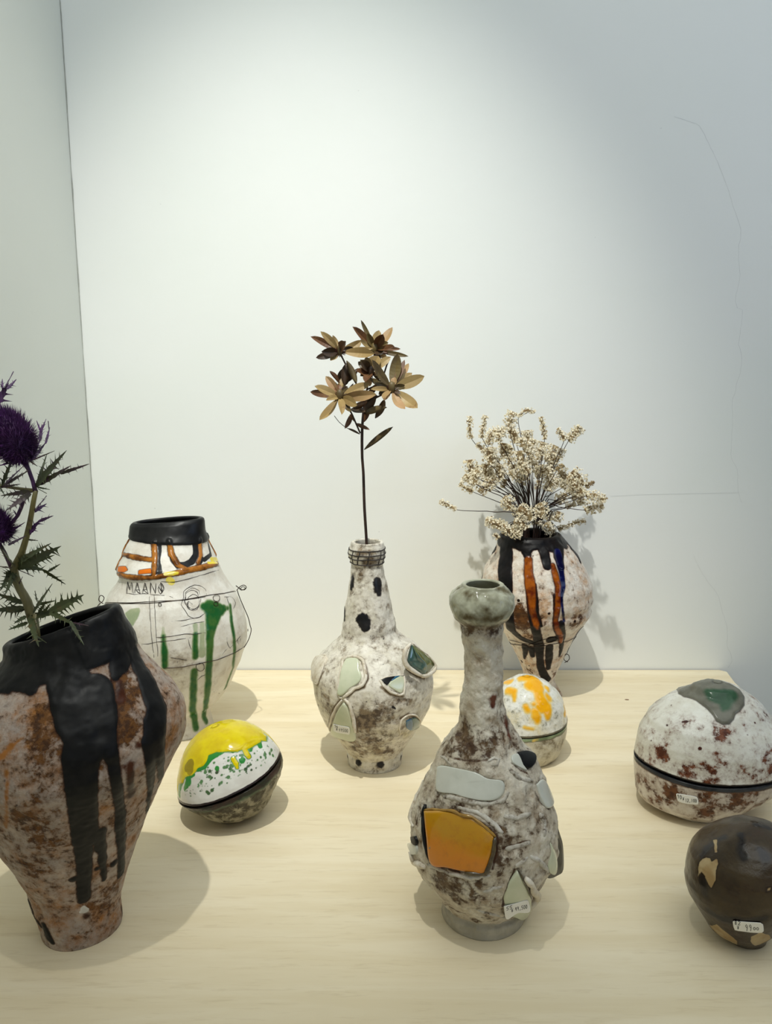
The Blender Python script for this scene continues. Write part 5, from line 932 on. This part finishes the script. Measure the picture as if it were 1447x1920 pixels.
def spiny(base, tip, width, nsp, mat, face=None, droop=0.0, name='leaf', parent=None):
    b = Vector(base); e = Vector(tip); Lg = (e-b).length; d = (e-b)/Lg
    f = face or Vector((rs.uniform(-.4, .4), -1, rs.uniform(-.2, .6))).normalized(); nr = (f-d*f.dot(d)).normalized(); sd = d.cross(nr)
    parts = []; n = 10; V = []; F = []
    def cpt(u): return b+d*(Lg*u)+Vector((0, 0, droop*Lg*(4*u*(1-u))))
    for i in range(n+1):
        u = i/n; wv = width/2*((1-u)**.9)*(.35+1.6*u if u < .35 else .9)*(1 if i % 2 else .72)+.0002
        c = cpt(u); V += [tuple(c-sd*wv+nr*wv*.3), tuple(c-nr*.0003), tuple(c+sd*wv+nr*wv*.3), tuple(c+nr*.0004)]
    for i in range(n):
        for k in range(4): a = i*4+k; b2 = i*4+(k+1) % 4; F.append((a, b2, b2+4, a+4))
    parts.append((V, F))
    for i in range(nsp):
        u = .12+.8*i/nsp; sgn = 1 if i % 2 else -1; c = cpt(u); wv = width/2*((1-u)**.9)*(.35+1.6*u if u < .35 else .9)
        ln = width*rs.uniform(.4, .75)*(1-.3*u)+.0015; dr_ = (sd*sgn*rs.uniform(.6, 1.0)+d*rs.uniform(.5, 1.0)+nr*rs.uniform(-.3, .6)).normalized()
        root = c+sd*sgn*wv*.3; w0 = width*.30*(1-.5*u)
        A_ = root-d*w0; B_ = root+d*w0; T_ = root+sd*sgn*wv*.6+dr_*ln; m_ = (A_+B_)/2+dr_*ln*.45; md = (A_+B_)/2
        n0 = nr*.0004; V = [tuple(A_), tuple(B_), tuple(m_+d*w0*.32), tuple(m_-d*w0*.32), tuple(T_), tuple(md+n0), tuple(m_+n0*.8), tuple(md-n0)]
        parts.append((V, [(0, 3, 6, 5), (5, 6, 2, 1), (3, 4, 6), (6, 4, 2), (7, 2, 3), (0, 7, 3), (7, 1, 2), (3, 2, 4)]))
    V, F = merge(parts); return mesh_obj(name, V, F, mat, parent or th_o, smooth=False)
def sp(tt, x0, y0, x1, y1, wd, n, mat, d0=0.0, d1=0.0, droop=0.0):
    if tt is ta or y1 < 1100: d1 += rs.uniform(-.035, .045)
    return spiny(a3(tt, x0, y0, d0), a3(tt, x1, y1, d1), wd*SC*1.45, n, mat, droop=droop)
g, p_, q_ = M['tgreen'], M['tpurple'], M['tgp']
for a in [(ta, 470, 1580, 855, 1130, 120, 12, g, -.01, -.02), (ta, 500, 1570, 790, 1180, 90, 6, q_, -.01, -.03), (ta, 520, 1560, 910, 1325, 80, 5, q_, -.01, -.02), (ta, 780, 1425, 1145, 1302, 50, 6, q_, -.02, -.025), (ta, 470, 1600, 600, 1180, 50, 7, g, -.01, -.005), (ta, 430, 1650, 10, 1710, 80, 11, q_, -.01, -.02), (ta, 390, 1680, 80, 1900, 90, 9, q_, -.01, .0), (ta, 450, 1900, 600, 1710, 60, 5, p_, -.01, -.01), (ta, 480, 1600, 640, 1630, 20, 3, g, -.01, -.02), (ta, 490, 1620, 600, 1680, 20, 2, g, -.01, -.02),
          (ta, 30, 1580, 180, 1190, 70, 8, g, .0, -.01), (ta, 40, 1590, 380, 1380, 70, 9, q_, .0, -.02), (ta, 60, 1570, 300, 1330, 40, 6, p_, .0, -.01), (ta, 0, 1560, -80, 1300, 60, 6, g, .0, 0), (ta, 0, 1600, 260, 1560, 40, 6, q_, 0, -.02), (ta, 0, 1600, 60, 1700, 30, 3, g, 0, -.02),
          (tb3, 200, 800, 655, 540, 100, 12, g, 0, -.02), (tb3, 220, 850, 785, 575, 170, 16, g, 0, -.03), (tb3, 250, 860, 700, 690, 90, 8, g, 0, -.03), (tb3, 250, 850, 620, 900, 80, 8, g, 0, -.02, .05), (tb3, 560, 880, 842, 1065, 60, 8, g, -.02, -.03), (tb3, 620, 900, 775, 805, 36, 3, g, -.02, -.03), (tb3, 200, 860, 430, 965, 24, 3, q_, 0, -.02), (tb3, 190, 830, 30, 620, 90, 8, g, 0, -.02), (tb3, 160, 850, -60, 830, 60, 7, q_, 0, -.02), (tb3, 170, 880, 0, 1150, 90, 10, g, 0, -.02), (tb3, 160, 900, 50, 930, 60, 6, g, 0, -.015),
          (tb3, 200, 880, 60, 1210, 80, 8, g, 0, -.02), (tb3, 240, 1080, 290, 970, 22, 2, q_, 0, 0), (tb3, 430, 1430, 672, 1060, 70, 8, g, -.005, -.02), (tb3, 470, 1330, 720, 1275, 45, 5, g, -.01, -.02), (tb3, 480, 1290, 450, 1150, 35, 4, g, -.01, -.02), (tb3, 450, 1480, 850, 1380, 120, 10, g, 0, -.02), (tb3, 650, 1420, 1078, 1200, 150, 12, g, -.02, -.03), (tb3, 640, 1430, 960, 1600, 80, 8, g, -.02, -.035, .03), (tb3, 900, 1540, 1080, 1850, 55, 6, g, -.035, -.048), (tb3, 940, 1560, 1140, 1600, 24, 3, q_, -.035, -.04),
          (tb3, 380, 1480, 500, 1870, 110, 9, g, -.005, -.05), (tb3, 430, 1700, 600, 1820, 30, 3, g, -.02, -.045), (tb3, 330, 1480, 180, 1570, 60, 6, g, -.005, -.02), (tb3, 350, 1560, 110, 1650, 60, 8, g, -.005, -.03), (tb3, 300, 1400, 160, 1420, 40, 4, g, 0, -.02), (tb3, 320, 1370, -90, 1400, 130, 12, g, 0, .01), (tb3, 300, 1300, -60, 1180, 100, 9, g, 0, .0), (tb3, 500, 1430, 590, 1290, 50, 9, g, -.01, -.02), (tb3, 560, 1430, 650, 1310, 40, 8, g, -.015, -.02),
          (tb3, 360, 430, 520, 230, 80, 4, p_, -.006, -.015), (tb3, 500, 260, 685, 185, 50, 3, p_, -.015, -.02), (tb3, 370, 400, 470, 350, 50, 3, p_, -.006, -.01), (tb3, 430, 140, 600, 30, 60, 4, p_, -.006, -.015), (tb3, 340, 490, 490, 505, 20, 3, q_, -.006, -.02), (tb3, 220, 180, 170, 110, 26, 3, p_, 0, -.01), (tb3, 110, 560, 340, 440, 40, 6, p_, 0, -.01), (tb3, 120, 400, 320, 270, 34, 4, p_, 0, -.005),
          (ta, -60, 560, 110, 260, 110, 6, p_, -.02, -.02), (ta, 60, 330, 175, 115, 60, 4, p_, -.02, -.025), (ta, 90, 340, 210, 215, 40, 3, p_, -.02, -.02), (ta, 30, 330, 30, 210, 30, 3, p_, -.02, -.02),
          (ta, 400, 1260, 530, 960, 44, 3, p_, -.015, -.02), (ta, 520, 1000, 540, 790, 60, 5, p_, -.02, -.02), (ta, 535, 880, 592, 725, 34, 3, p_, -.02, -.02), (ta, 530, 900, 470, 745, 24, 2, p_, -.02, -.02), (ta, 420, 1250, 600, 1010, 44, 3, p_, -.015, -.02), (ta, 590, 1040, 640, 830, 40, 3, p_, -.02, -.025), (ta, 632, 860, 620, 750, 20, 1, p_, -.025, -.025), (ta, 430, 1250, 700, 1135, 24, 2, q_, -.015, -.03), (ta, 420, 1190, 380, 860, 60, 4, p_, -.02, -.03), (ta, 500, 960, 380, 860, 30, 2, p_, -.02, -.03), (ta, 380, 1260, 480, 1330, 22, 2, q_, -.015, -.02), (ta, 120, 1290, -20, 1330, 30, 4, p_, -.015, -.02), (ta, 100, 1280, 0, 1200, 30, 4, p_, -.015, -.02)]:
    sp(*a)
def thistle_head(c, axis, rx, ln, n, name='flower_head'):
    """ovoid head closed under a dense coat of bristles"""
    axis = axis.normalized(); u = axis.orthogonal().normalized(); v = axis.cross(u); V = []; F = []
    for k in range(13):
        a = k/12*math.pi; rr = rx*math.sin(a)**.85 if 0 < k < 12 else .0002
        for j in range(18): b = j/18*6.283; V.append(tuple(c-axis*ln*math.cos(a)+(u*math.cos(b)+v*math.sin(b))*rr*(1+.08*((j+k) % 2))))
    for k in range(12):
        for j in range(18): F.append((k*18+j, k*18+(j+1) % 18, (k+1)*18+(j+1) % 18, (k+1)*18+j))
    h = mesh_obj(name, V, F, M['bristle'], th_o)
    ps = []
    for i in range(n):
        k = math.acos(1-2*(i+.5)/n); b = i*2.39996
        o = -axis*math.cos(k)*ln+(u*math.cos(b)+v*math.sin(b))*rx*math.sin(k)**.85
        nd = (o.normalized()+axis*.55+Vector((rs.uniform(-.3, .3), rs.uniform(-.3, .3), rs.uniform(-.3, .3)))).normalized(); Ls = rs.uniform(.004, .010)
        r0 = c+o*.96; w_ = .00045; s1 = nd.orthogonal().normalized()*w_; s2 = nd.cross(s1)
        tip = r0+nd*Ls+Vector((0, 0, Ls*.15))
        ps.append(([tuple(r0+s1), tuple(r0-s1*.5+s2*.87), tuple(r0-s1*.5-s2*.87), tuple(tip)], [(0, 1, 3), (1, 2, 3), (2, 0, 3)]))
    V, F = merge(ps); mesh_obj('bristles', V, F, M['bristle'], h, smooth=False, kind='stuff')
ax = (a3(ta, -40, 700)-a3(ta, 280, 1200))
thistle_head(a3(ta, 150, 960, -.01), ax, 215*SC, 330*SC, 2600)
thistle_head(a3(tb3, -60, 300, 0), Vector((-.6, -.1, 1)), 150*SC, 230*SC, 1300)
